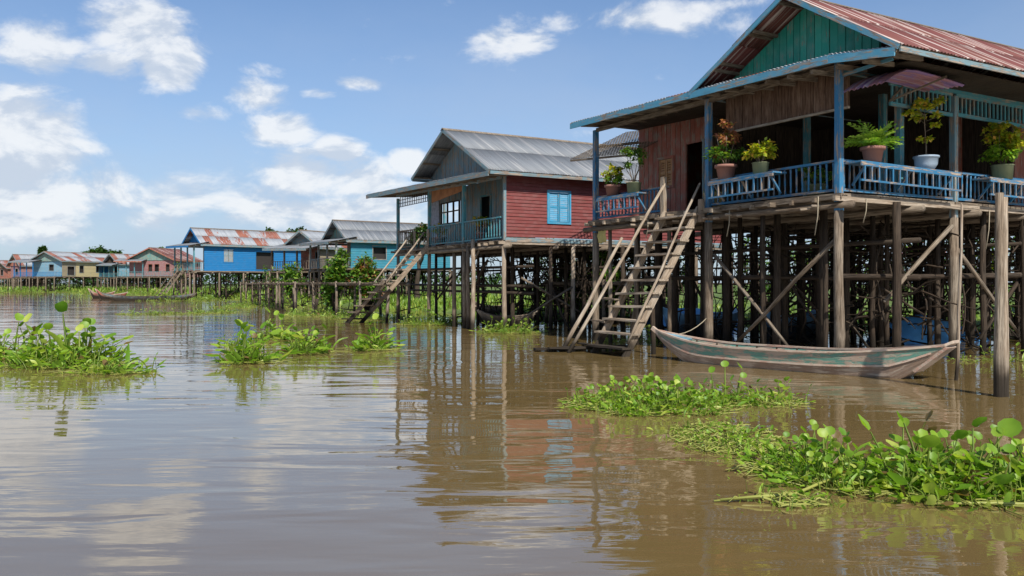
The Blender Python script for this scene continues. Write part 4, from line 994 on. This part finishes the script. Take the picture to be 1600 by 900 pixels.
# ================================================================== boats
def boat(label, p_bow, p_stern, hw_=.42, zb=.70, zs=.70, zm=.38, paint=('boat_green', 'boat_red', 'wood'), detail=True, name='wooden_boat', draft=.12, cat='boat'):
    p = V(p_bow[0], p_bow[1], 0); q = V(p_stern[0], p_stern[1], 0); L = (q-p).length
    t = thing(name, label, cat, p, math.atan2(q.y-p.y, q.x-p.x))
    n = 28
    def sec(s):
        k = min(1, s/.42); w = hw_*(math.sin(k*math.pi/2)**.85)
        if s > .6: w = hw_*(1-.62*((s-.6)/.4)**1.8)
        g = zm+(zb-zm)*max(0, 1-s/.34)**1.9+(zs-zm)*max(0, (s-.55)/.45)**1.9
        bot = -draft+(zb+draft-.10)*max(0, 1-s/.20)**1.5+(zs-.08+draft)*max(0, (s-.85)/.15)**1.15
        return w, g, min(bot, g-.06)
    prof = ((.0, .0), (.62, .02), (.80, .24), (.91, .56), (1.0, 1.0))       # (width, height) fractions of the outer skin
    def pt(s, side, k, inner=0.):
        w, g, bo = sec(s); fw, fh = prof[k]; fw2 = fw
        return V(L*s, side*max(0., w*fw2-inner), bo+(g-bo)*fh+(inner if k == 0 or k == 1 else 0))
    names = (('hull_bottom', 0, 1, paint[2]), ('hull_plank', 1, 2, paint[2]), ('hull_plank', 2, 3, paint[2]), ('hull_plank', 3, 4, paint[0]))
    ss = [i/n for i in range(n+1)]
    for (nm, k0, k1, mt) in names:
        for side in (-1, 1):
            b = Buf(); vs = []; gs = []
            for s in ss:
                for (k, inn) in ((k0, 0), (k1, 0), (k1, .035), (k0, .035)):
                    q_ = pt(s, side, k, inn); 
                    if nm == 'hull_plank' and inn == 0: q_.y += side*.006*(k1-1)*0
                    vs.append(q_); gs.append((L*s, k*.15+inn, side))
            fs = []
            for i in range(n):
                for j in range(4):
                    j2 = (j+1) % 4; f_ = (4*i+j, 4*i+j2, 4*i+4+j2, 4*i+4+j); fs.append(f_ if side < 0 else f_[::-1])
            fs += [(0, 1, 2, 3), (4*n+3, 4*n+2, 4*n+1, 4*n)]
            b.add(vs, fs, gs); b.build(nm, mt, t)
    for side in (-1, 1):           # gunwale with a proud rubbing strip
        b = Buf(); vs = []; gs = []
        for s in ss:
            w, g, bo = sec(s)
            for (dy, dz) in ((-.05, .0), (.028, .0), (.028, .035), (-.05, .035)): vs.append(V(L*s, side*max(0, w+dy) if dy > 0 else side*max(0, w+dy), g+dz)); gs.append((L*s, dy, dz))
        fs = [(4*i+j, 4*i+(j+1) % 4, 4*i+4+(j+1) % 4, 4*i+4+j) for i in range(n) for j in range(4)]
        if side > 0: fs = [f_[::-1] for f_ in fs]
        b.add(vs, fs, gs); b.build('gunwale', paint[1], t)
        if detail:
            b = Buf(); pr = [pt(s, side, 3)+V(0, side*.012, 0) for s in ss[1:-1]]
            for u, v_ in zip(pr[:-1], pr[1:]): b.beam(u, v_, .02, .035)
            b.build('rubbing_strip', paint[1], t)
    # ends
    w, g, bo = sec(1.); b = Buf(); b.hexa([(L-.05, -w-.03, g-.03), (L+.10, -w*.8, g+.05), (L+.10, w*.8, g+.05), (L-.05, w+.03, g-.03)], (0, 0, .05))
    b.hexa([(L-.0, -w, g), (L-.55, -w*1.05, bo-.38), (L-.55, w*1.05, bo-.38), (L, w, g)], (.05, 0, -.03)); b.build('stern_board', paint[1], t)
    w, g, bo = sec(.02); b = Buf(); b.beam((-.10, 0, zb+.06), (L*.17, 0, -.05), .06, .09); b.build('stem_post', paint[1], t)
    b = Buf(); w2 = sec(.13)[0]; g2 = sec(.13)[1]; b.hexa([(L*.03, -.03, zb-.06), (L*.13, -w2+.03, g2-.03), (L*.13, w2-.03, g2-.03), (L*.03, .03, zb-.06)], (0, 0, .03)); b.build('bow_deck', 'pale_blue' if detail else paint[1], t)
    for s in ((.25, .45, .62, .8) if detail else (.35, .6)):
        w, g, bo = sec(s); one_beam(t, 'thwart', (L*s, -w*.86+.05, g-.07), (L*s, w*.86-.05, g-.07), .20, .03, 'wood', jit=.004)
    for i in range(3 if not detail else 11):
        s = .15+.72*i/(2 if not detail else 10); w, g, bo = sec(s); b = Buf()
        for side in (-1, 1):
            b.beam((L*s, 0, bo+.05), (L*s, side*w*.55, bo+.07), .04, .03); b.beam((L*s, side*(w*.74-.06), bo+(g-bo)*.25), (L*s, side*(w-.075), g-.01), .04, .02, up=(1, 0, 0))
        b.build('rib', 'wood', t)
    w, g, bo = sec(.5); fl = Buf()
    for k in range(3): fl.hexa([(L*.2, -.24+k*.165, .03), (L*.2, -.085+k*.165, .03), (L*.84, -.085+k*.165, .03), (L*.84, -.24+k*.165, .03)], (0, 0, .02))
    fl.build('floor_board', 'wood', t)
    return t
boat('long wooden boat with faded green paint lying beside the tall stairs', (3.28, 18.96), (7.6, 14.45), .54, zb=.63, zs=.62, zm=.38, paint=('boat_green', 'boat_red', 'boat_wood'))
P3 = at(158, 82); Q3 = at(306, 84)
boat('long grey-blue dugout boat moored before the bright blue house', (P3.x, P3.y), (Q3.x, Q3.y), .55, .8, .7, .42, ('grey_blue', 'wood', 'wood'), False)
for (x0, Y0, x1, Y1, lab) in ((150, 90, 198, 92, 'dark boat bow just behind the long grey-blue dugout'), (139, 97, 178, 99, 'reddish-brown boat bow farthest left of the moored boats')):
    boat(lab, at(x0, Y0), at(x1, Y1), .5, 1.1, .7, .5, ('red_brown', 'boat_red', 'dark_shade_wood'), False)
boat('old grey dugout lying under the red house among its stilts', at(750, 32.6), at(836, 32.2), .35, .62, .56, .42, ('pale_wood', 'pale_wood', 'pale_wood'), False)
boat('upturned-looking pale dugout on the bank beside the grey dugout under the red house', at(742, 43), at(800, 44), .35, .75, .6, .5, ('pale_wood', 'pale_wood', 'wood'), False)
boat('blue boat moored behind the long stilts, left one of two', at(1035, 27.3), at(1150, 28.6), .6, .9, .75, .6, ('boat_blue', 'boat_blue', 'boat_blue'), False)
boat('blue boat moored behind the long stilts, right one of two', at(1190, 27.0), at(1275, 27.6), .6, .9, .75, .6, ('boat_blue', 'boat_blue', 'boat_blue'), False)
def tarp(label, c, w, d, h, rz):
    b = Buf(); n = 12; vs = []; gs = []
    for i in range(n+1):
        for j in range(n+1):
            x = (i/n-.5); y = (j/n-.5); z = h*(1-abs(2*y)**1.6)*(.75+.25*math.sin(5*x+2))+.06*mnoise.noise(V(x*9, y*9, c[0]))-(.05 if j in (0, n) else 0)
            vs.append((x*w, y*d, z)); gs.append((x*w, y*d, z))
    b.add(vs, [(i*(n+1)+j, (i+1)*(n+1)+j, (i+1)*(n+1)+j+1, i*(n+1)+j+1) for i in range(n) for j in range(n)], gs, None, True)
    tag(b.build('tarpaulin', 'tarp', None, loc=c, rz=rz), label, 'tarpaulin')
tarp('blue tarpaulin heaped in the shade behind the right-hand stilts of the large house', (*at(1450, 24.5).xy, .02), 3.4, 1.4, .75, .4)
tarp('blue tarpaulin spread on the bank behind the left stilts of the large house', (*at(1085, 33).xy, .1), 3.5, 1.6, .65, .3)

# ================================================================== mooring pole
t = thing('mooring_pole', 'thick split grey mooring pole standing in the water at far right', 'pole', (7.36, 12.5, 0), .2)
Buf().tube([(-.045, 0, -.8), (-.05, .01, .6), (-.035, 0, 1.6), (-.045, .0, 2.5), (-.04, 0, 3.06)], (.080, .070, .066, .062, .058), 10).build('trunk', 'wood', t)
Buf().tube([(.045, .02, -.8), (.045, .0, .7), (.045, .02, 1.7), (.04, 0, 2.5), (.038, 0, 3.0)], (.072, .063, .058, .054, .05), 10).build('trunk', 'pale_wood', t)  # paler wood paints in the sunlit right half of the pole
tag(Buf().tube(rnd_path((7.75, 14.6, -.5), (7.95, 14.7, 3.1), 4, .03), (.035, .03, .028, .024, .02), 7).build('thin_pole', 'pale_wood'), 'thin pale stick standing just left of the thick mooring pole', 'pole')
for (x, Y, h) in ((494, 52, .75), (230, 140, 1.1), (12, 175, 1.0)):
    tag(Buf().tube(rnd_path((0, 0, -.5), (.05, 0, h), 3, .03), .12, 7).build('mooring_stump', 'dark_shade_wood', loc=(*at(x, Y).xy, 0)), {494: 'short dark stump in the weeds left of the crooked log ladder', 230: 'dark stump standing in front of the pink house', 12: 'dark stump at the far left edge of the river'}[x], 'stump')

# ================================================================== potted plants on the large house
FERN = None
def frond(L=1., n=9):
    v = []; f = []
    for k in range(n):
        s = k/n; x = s*L; z = .5*s-.75*s*s; w = .22*math.sin(math.pi*min(1, .15+s*.85))+.02
        for sg in (-1, 1):
            o = len(v); v += [(x, 0, z), (x+.09, sg*w*.5, z+.02), (x+.13, sg*w, z-.05), (x+.03, sg*w*.5, z)]; f.append((o, o+1, o+2, o+3))
    o = len(v); v += [(0, -.012, 0), (0, .012, 0), (L*.5, .01, .07), (L*.5, -.01, .07)]; f.append((o, o+1, o+2, o+3))
    return (np.array(v), [np.array(f)], np.ones(len(v)))
FR = frond()
def pot_mesh(t, kind, s):
    if kind == 'taper': Buf().lathe((0, 0, 0), [(0, 0), (.13*s, 0), (.17*s, .22*s), (.20*s, .22*s), (.20*s, .27*s), (.17*s, .27*s), (.16*s, .2*s), (0, .2*s)], 16).build('pot', 'terracotta', t)
    elif kind == 'bowl': Buf().lathe((0, 0, 0), [(0, 0), (.14*s, 0), (.2*s, .1*s), (.21*s, .22*s), (.235*s, .23*s), (.23*s, .26*s), (.2*s, .25*s), (.19*s, .2*s), (0, .2*s)], 16).build('pot', 'glaze', t)
    elif kind == 'bucket': Buf().lathe((0, 0, 0), [(0, 0), (.16*s, 0), (.21*s, .32*s), (.22*s, .33*s), (.2*s, .33*s), (.19*s, .27*s), (0, .27*s)], 16).build('pot', 'cream_pot', t)
    else: Buf().lathe((0, 0, 0), [(0, 0), (.16*s, 0), (.18*s, .25*s), (.2*s, .26*s), (.18*s, .27*s), (.16*s, .2*s), (0, .2*s)], 14).build('pot', 'moss_pot', t)
    Buf().lathe((0, 0, 0), [(0, .21*s), (.17*s, .205*s)], 14).build('soil', 'soil', t)
def potted(label, p, pot, ps, style, h, r, mat, n=220, ls=.08, mat2=None):
    n = int(n*2.5); ls *= 1.3; r *= 1.05; t = thing('potted_plant', label, 'potted plant', p, random.uniform(0, 6), 'potted plants on the porch'); pot_mesh(t, pot, ps); z0 = .22*ps
    if style == 'fern':
        k = n; a = rng.uniform(0, 6.28, k); tilt = rng.uniform(-1.2, -.25, k); Rm = rotz(a) @ np.einsum('nij->nij', rotz(np.zeros(k))) @ np.stack([np.stack([np.cos(tilt), np.zeros(k), -np.sin(-tilt)], -1), np.stack([np.zeros(k), np.ones(k), np.zeros(k)], -1), np.stack([np.sin(-tilt), np.zeros(k), np.cos(tilt)], -1)], -2)
        v, f, r_, tt = bake(FR, Rm, rng.uniform(.6, 1.1, k)*r, np.tile([0, 0, z0], (k, 1))+rng.normal(0, .03, (k, 3))*np.array([1, 1, 0]))
        npmesh('foliage', v, f, r_, tt, mat, t)
    elif style == 'stick':
        b = Buf(); tips = []; b.tube(rnd_path((0, 0, z0), (.02, .02, z0+h), 5, .02), (.018, .015, .012, .01, .007, .004), 6)
        for i in range(12):
            z = z0+h*random.uniform(.25, .95); a = i*2.4; e = V(math.cos(a)*r*random.uniform(.5, 1), math.sin(a)*r*random.uniform(.5, 1), z+random.uniform(0, .18)); b.tube(rnd_path((0, 0, z-.05), e, 2, .02), (.007, .005, .003), 4); tips.append((e, z))
        b.build('stem', 'wood', t)
        bl = [((e.x)*.75, e.y*.75, e.z, r*.38, r*.38, .05) for e, z in tips]
        leaf_cloud('foliage', mat, t, bl, n, ls, droop=.3)
    else:
        b = Buf()
        for i in range(6):
            a = i*1.1; b.tube(rnd_path((0, 0, z0), (math.cos(a)*r*.5, math.sin(a)*r*.5, z0+h*random.uniform(.5, .85)), 3, .03), (.016, .012, .01, .006), 5)
        b.build('stem', 'wood', t)
        h *= 1.15; bl = [(math.cos(i*1.1)*r*.5*random.uniform(.3, 1.1), math.sin(i*1.1)*r*.5, z0+h*random.uniform(.35, .85), r*.42, r*.42, h*.17) for i in range(8)]
        leaf_cloud('foliage', mat, t, bl, n, ls)
        if mat2: leaf_cloud('lower_foliage', mat2, t, [(0, 0, z0+h*.3, r*.8, r*.8, h*.22)], n//2, ls)
    return t
zs = 4.135
potted('fern with arching bright green fronds in a brown pot right of the corner post', hw(-.25, .72, 4.17), 'taper', 1.25, 'fern', .6, .66, 'leaf_fern', 22)
potted('tall sparse yellow-green shrub in a pale blue bowl', hw(-.26, 2.46, 4.15), 'bowl', 1.15, 'stick', 1.2, .42, 'leaf_yellow', 300, .075)
potted('bushy green and orange-tipped shrub at the right edge of the porch', hw(-.26, 5.3, 4.11), 'mossy', 1.3, 'bush', 1.0, .5, 'leaf_yellow', 420, .085, 'leaf_fern')
potted('red and pink leaved shrub in a terracotta pot right of the stairs', hw(2.99, -.23, 4.12), 'taper', 1.3, 'bush', .95, .45, 'leaf_red', 380, .075, 'leaf')
potted('yellow leaved shrub in a low pot on the front shelf', hw(1.91, -.23, 4.125), 'mossy', 1., 'bush', .62, .40, 'leaf_yellow', 300, .075)
potted('small pot of trailing green and yellow leaves on the left front shelf', hw(7.46, -.2, 4.14), 'taper', 1.2, 'bush', .65, .35, 'leaf_yellow', 240, .07, 'leaf')
potted('loose tangled green shrub beside the trailing pot on the left front shelf', hw(6.5, -.2, 4.14), 'mossy', 1.1, 'bush', 1.05, .48, 'leaf', 260, .065)
potted('stubby green plant in a cream bucket at the top of the stairs', hw(4.1, .45, 3.53), 'bucket', 1.3, 'fern', .3, .3, 'leaf_fern', 14)
potted('low leafy plant on the porch floor behind the front railing', hw(1.0, .5, 3.53), 'mossy', 1.2, 'bush', .45, .4, 'leaf', 200, .07)
potted('small flowering plant on the red house porch', O2+W_*2.3+U*.35+V(0, 0, 3.24), 'taper', 1.4, 'bush', .65, .4, 'leaf_yellow', 160, .09, 'leaf_red')
potted('orange flowering plant by the left porch post of the red house', O2+W_*6.0+U*.3+V(0, 0, 3.24), 'taper', 1.4, 'bush', .55, .35, 'leaf_yellow', 140, .09)

# ================================================================== bushes and trees
G = 'bushes along the bank'
def gb(label, x, Y, hwpx, top, n, size, mat='leaf', extra=None, z=0.):
    p = at(x, Y); r = hwpx/1300*Y; bush(label, (p.x, p.y, z), r, r*.8, CAMH+(443-top)/1300*Y-z, n, size, mat, group=G, extra=extra)
gb('tall leafy bush left of the crooked ladder, darker of the pair', 524, 45, 24, 388, 2600, .24)
gb('broad sunlit bush with orange blossom right behind the low walkway', 575, 45, 36, 394, 3600, .22, extra='leaf_red')
gb('yellow-green bush in the gap between the red house and the large house', 948, 32, 24, 384, 1800, .17)
gb('drooping climber hanging over the short walkway', 900, 33.5, 22, 425, 900, .15)
gb('leafy bush on the porch edge of the low patched-roof house', 455, 66, 24, 402, 1300, .30)
gb('low bush right of the bright blue house beside its annex', 425, 75, 14, 408, 250, .3)
gb('banana-like bush behind the porch of the bright blue house', 283, 112, 12, 398, 250, .4)
for (i, (a, bb, r, h, m, lab)) in enumerate(((11.5, 14.6, 2.2, 3.3, 'leaf', 'green bush behind the stilts, nearest the tall stairs'), (8, 15.5, 2.2, 3.2, 'leaf', 'pink-flowered bush behind the stilts right of the stairs'), (5, 15, 2.0, 3.1, 'leaf', 'yellow-green bush behind the middle stilts of the large house'),
        (2, 15.5, 2.2, 3.3, 'leaf', 'rose-flowered bush behind the corner post'), (-1, 14.8, 2.0, 3.1, 'leaf', 'bright bush seen through the right-hand stilts'), (-4, 15.5, 2.2, 3.2, 'leaf', 'bush at the far right behind the mooring pole'), (14.5, 13.5, 2.0, 2.8, 'leaf', 'green bush between the two nearest houses at the bank'),
        (18, 10.5, 1.8, 2.4, 'leaf', 'low bush on the bank behind the right end of the red house'), (21, 9.5, 2.0, 2.6, 'leaf', 'low bush on the bank behind the middle of the red house'), (24.5, 9.5, 2.0, 2.6, 'leaf', 'low bush on the bank behind the left end of the red house'))):
    p = hw(a, bb); bush(lab, (p.x, p.y, .15), r*1.2, r*.8, h*1.5, 2200, .16, m, group=G, extra='leaf_pink' if i in (1, 3, 4) else ('leaf_yellow' if i in (2, 5) else None))
tr = ((145, 260, 386, 16, 'round tree above the rust-streaked roof, left of two'), (174, 262, 389, 14, 'round tree above the rust-streaked roof, right of two'), (246, 250, 384, 12, 'tree top behind the pink house'), (427, 190, 350, 12, 'small round tree above the bright blue house roof'), (470, 185, 350, 16, 'wider tree top right of the small round tree'), (497, 190, 358, 10, 'low tree top beside the ridge of the teal house'), (66, 240, 382, 4, 'thin palm-like tree top above the pale blue gable'), (655, 64, 343, 14, 'green tree top behind the left railing of the red house'))
for (x, Y, top, r, lab) in tr:
    p = at(x, Y); tree(lab, (p.x, p.y, 0), (CAMH+(443-top)/1300*Y)*1.10, r/1300*Y*1.15, 2600, .0036*Y)
for i in range(26):
    p = at(-650+i*46+random.uniform(-15, 15), random.uniform(420, 520)); 
    if p.x/p.y < -.56 or True: pass
# far tree line on the bank beyond the last houses reads as one mass
T = []
for i in range(9000):
    px = rng.uniform(-900, 800); Y = rng.uniform(430, 480); p = at(px, Y); hgt = 7+3.5*mnoise.noise(V(px*.02, 0, 0))+2.*mnoise.noise(V(px*.08, 3, 0)); T.append((p.x, p.y, rng.random()**.6*hgt))
T = np.array(T); k = len(T); v, f, r_, tt = bake(DIAMOND, rotz(rng.uniform(0, 6.28, k)) @ rotx(rng.normal(0, .8, k)), rng.uniform(1.6, 3., k), T)
tag(npmesh('distant_wood', v, f, r_, tt, 'leaf_dark', kind='stuff'), 'low dark wood along the far bank beyond the last houses', 'wood')

# ================================================================== water hyacinth
hyacinth('dense hyacinth clump with the largest leaves, bottom right corner', (3.78, 6.95), .92, .60, .39, 2600, 200, low=.2)
hyacinth('hyacinth clump with tangled stalks, left of the bottom right corner clump', (2.82, 7.45), .60, .72, .33, 2000, 140, low=.3)
hyacinth('sparse low hyacinth trailing between the big clumps', (2.35, 9.1), .62, .95, .20, 1300, 50, low=.5)
hyacinth('low splayed hyacinth tuft at the lower tip of the bottom mat', (2.12, 6.45), .42, .17, .20, 150, 30, low=.6)
hyacinth('broad thick hyacinth mat in front of the green boat', (1.95, 11.6), 1.15, .95, .34, 3000, 170, low=.25)
hyacinth('thin straggling hyacinth with tall leaves just before the boat', (3.25, 12.0), .95, .75, .36, 420, 70, low=.2)
t = [o for o in bpy.data.objects if o.get('label', '').startswith('hyacinth clump with tangled')][0]
b = Buf(); b.tube([(-1.25, -.98, .01), (-.95, -.95, .03), (-.6, -.9, .04), (-.3, -.6, .05), (.0, -.4, .08)], (.008, .014, .013, .013, .012), 6); b.tube([(-1.2, -.98, .02), (-.9, -1.0, .05), (-.75, -1.12, .02), (-.4, -1.1, .015)], (.008, .012, .01, .006), 5)
b.build('runner', 'stalk', t)
t = [o for o in bpy.data.objects if o.get('label', '').startswith('dense hyacinth')][0]
b = Buf(); b.tube([(-.62, -.6, .02), (-.2, -.62, .03), (.3, -.66, .03), (.9, -.78, .01)], (.010, .013, .012, .008), 6)
for i in range(8): y = -.5+i*.05; b.tube([(.35, y, .08), (.75, y-.1, .05+.01*i), (1.3, y-.12, .03)], (.012, .014, .008), 6)
b.build('runner', 'stalk', t)
for (k, x, y, z, s, a, tl) in ((12, -.58, .10, .0, .46, 2.6, .1), (12, -.38, -.12, .0, .40, 4.4, .0), (12, .12, .1, .0, .48, .4, .35), (13, -.56, -.50, .0, .36, 3.6, .0), (12, .75, .0, .0, .36, .2, .1), (13, .0, -.3, 0, .34, 4.6, 0)):
    o = bpy.data.objects.new('leaf', HYM[k]); COL.objects.link(o); o.parent = t; o.location = (x, y, z); o.rotation_euler = (tl, 0, a); o.scale = (s, s, s)
hyacinth('large hyacinth clump at left with upright dark green leaves', (-9.35, 17.4), 1.0, .9, .72, 900, 0, low=.1)
hyacinth('trailing hyacinth off the right end of the large left clump', (-7.55, 15.9), .85, .35, .58, 260, 0, low=.3)
hyacinth('hyacinth clump cut off by the left edge of the view', (-11.6, 18.8), .8, 1.2, .75, 480, 0)
hyacinth('upright tuft of hyacinth left of centre', (-5.65, 17.9), .30, .30, .85, 200, 0)
hyacinth('loose pale hyacinth just behind the upright tuft', (-7.5, 22.8), .6, .4, .50, 90, 0)
hyacinth('rounded compact hyacinth clump, left one of the round pair', (-5.0, 20.4), .40, .42, .66, 400, 0)
hyacinth('rounded compact hyacinth clump, right one of the round pair', (-3.62, 21.3), .34, .36, .62, 300, 0)
hyacinth('small hyacinth clump behind and between the tuft and the round pair', (-7.1, 25.5), .5, .5, .7, 220, 0)
far = (('flat far patch of hyacinth in open water at left', (-20, 46), 1.9, 1.2, .4, 220), ('hyacinth patch below the end of the grey-blue dugout', (-17.4, 48), 1.3, 2.6, .45, 300), ('wide hyacinth mat in front of the far walkway', (-18.2, 64), 4.0, 8, .6, 1100), ('hyacinth mat under the low walkway posts', (-10.3, 45), 2.2, 3.0, .5, 600), ('hyacinth band at the foot of the crooked log ladder', (-6.8, 40), 2.0, 1.6, .45, 420),
       ('hyacinth clump among the front stilts of the red house', (-3.4, 34.4), 1.5, .9, .50, 330), ('tall hyacinth clump before the pale stilts of the red house', (.05, 28.6), 1.15, .7, .52, 300), ('far strip of hyacinth along the bank before the pink house', (-64, 140), 11, 9, 1.0, 700), ('far strip of hyacinth along the bank before the pale blue house', (-90, 160), 14, 9, 1.0, 600), ('hyacinth patch under the bright blue house', (-33, 84), 6, 4, .7, 500), ('hyacinth strip behind the moored dugouts', (-47, 108), 9, 6, .9, 450), ('sparse hyacinth seen between the right-hand stilts', (10.6, 18.2), .8, .5, .35, 60), ('small weed patch under the stairs foot', (3.6, 24.5), 1.2, .6, .3, 120))
for (lab, c, rx, ry, h, n) in far: hyacinth(lab, c, rx, ry, h, int(n*1.7), 0, mat='hyacinth_far')
for i, (x, y, lab) in enumerate(((-42, 78, 'tiny floating weed tuft left of the dugouts in open water'), (-30, 70, 'tiny floating weed tuft just before the long dugout'), (-24, 62, 'small weed tuft between the dugout and the far patch'))): hyacinth(lab, (x, y), .6, .6, .45, 30, 0, mat='hyacinth_far')


b = Buf(); n = 8; vs = [(.02*math.sin(i*2.2+j), .05*i, -.045*j+.02*math.sin(i)) for j in range(11) for i in range(n+1)]
b.add(vs, [(j*(n+1)+i, j*(n+1)+i+1, (j+1)*(n+1)+i+1, (j+1)*(n+1)+i) for j in range(10) for i in range(n)], vs, None, True)
o = b.build('hanging_cloth', 'yellow_cloth', None, loc=hw(8.0, -.05, 3.33), rz=YAW); tag(o, 'pale yellow cloth hanging under the left end of the large house porch', 'cloth')
o.modifiers.new('thickness', 'SOLIDIFY').thickness = .006
p0, p1 = V(3.33, 18.9, .62), hw(3.82, 0, .9)
tag(Buf().tube([p0.lerp(p1, i/8)+V(0, 0, -.9*(i/8)*(1-i/8)) for i in range(9)], .011, 5).build('mooring_rope', 'rope'), 'slack mooring rope from the boat bow to the post by the tall stairs', 'rope')
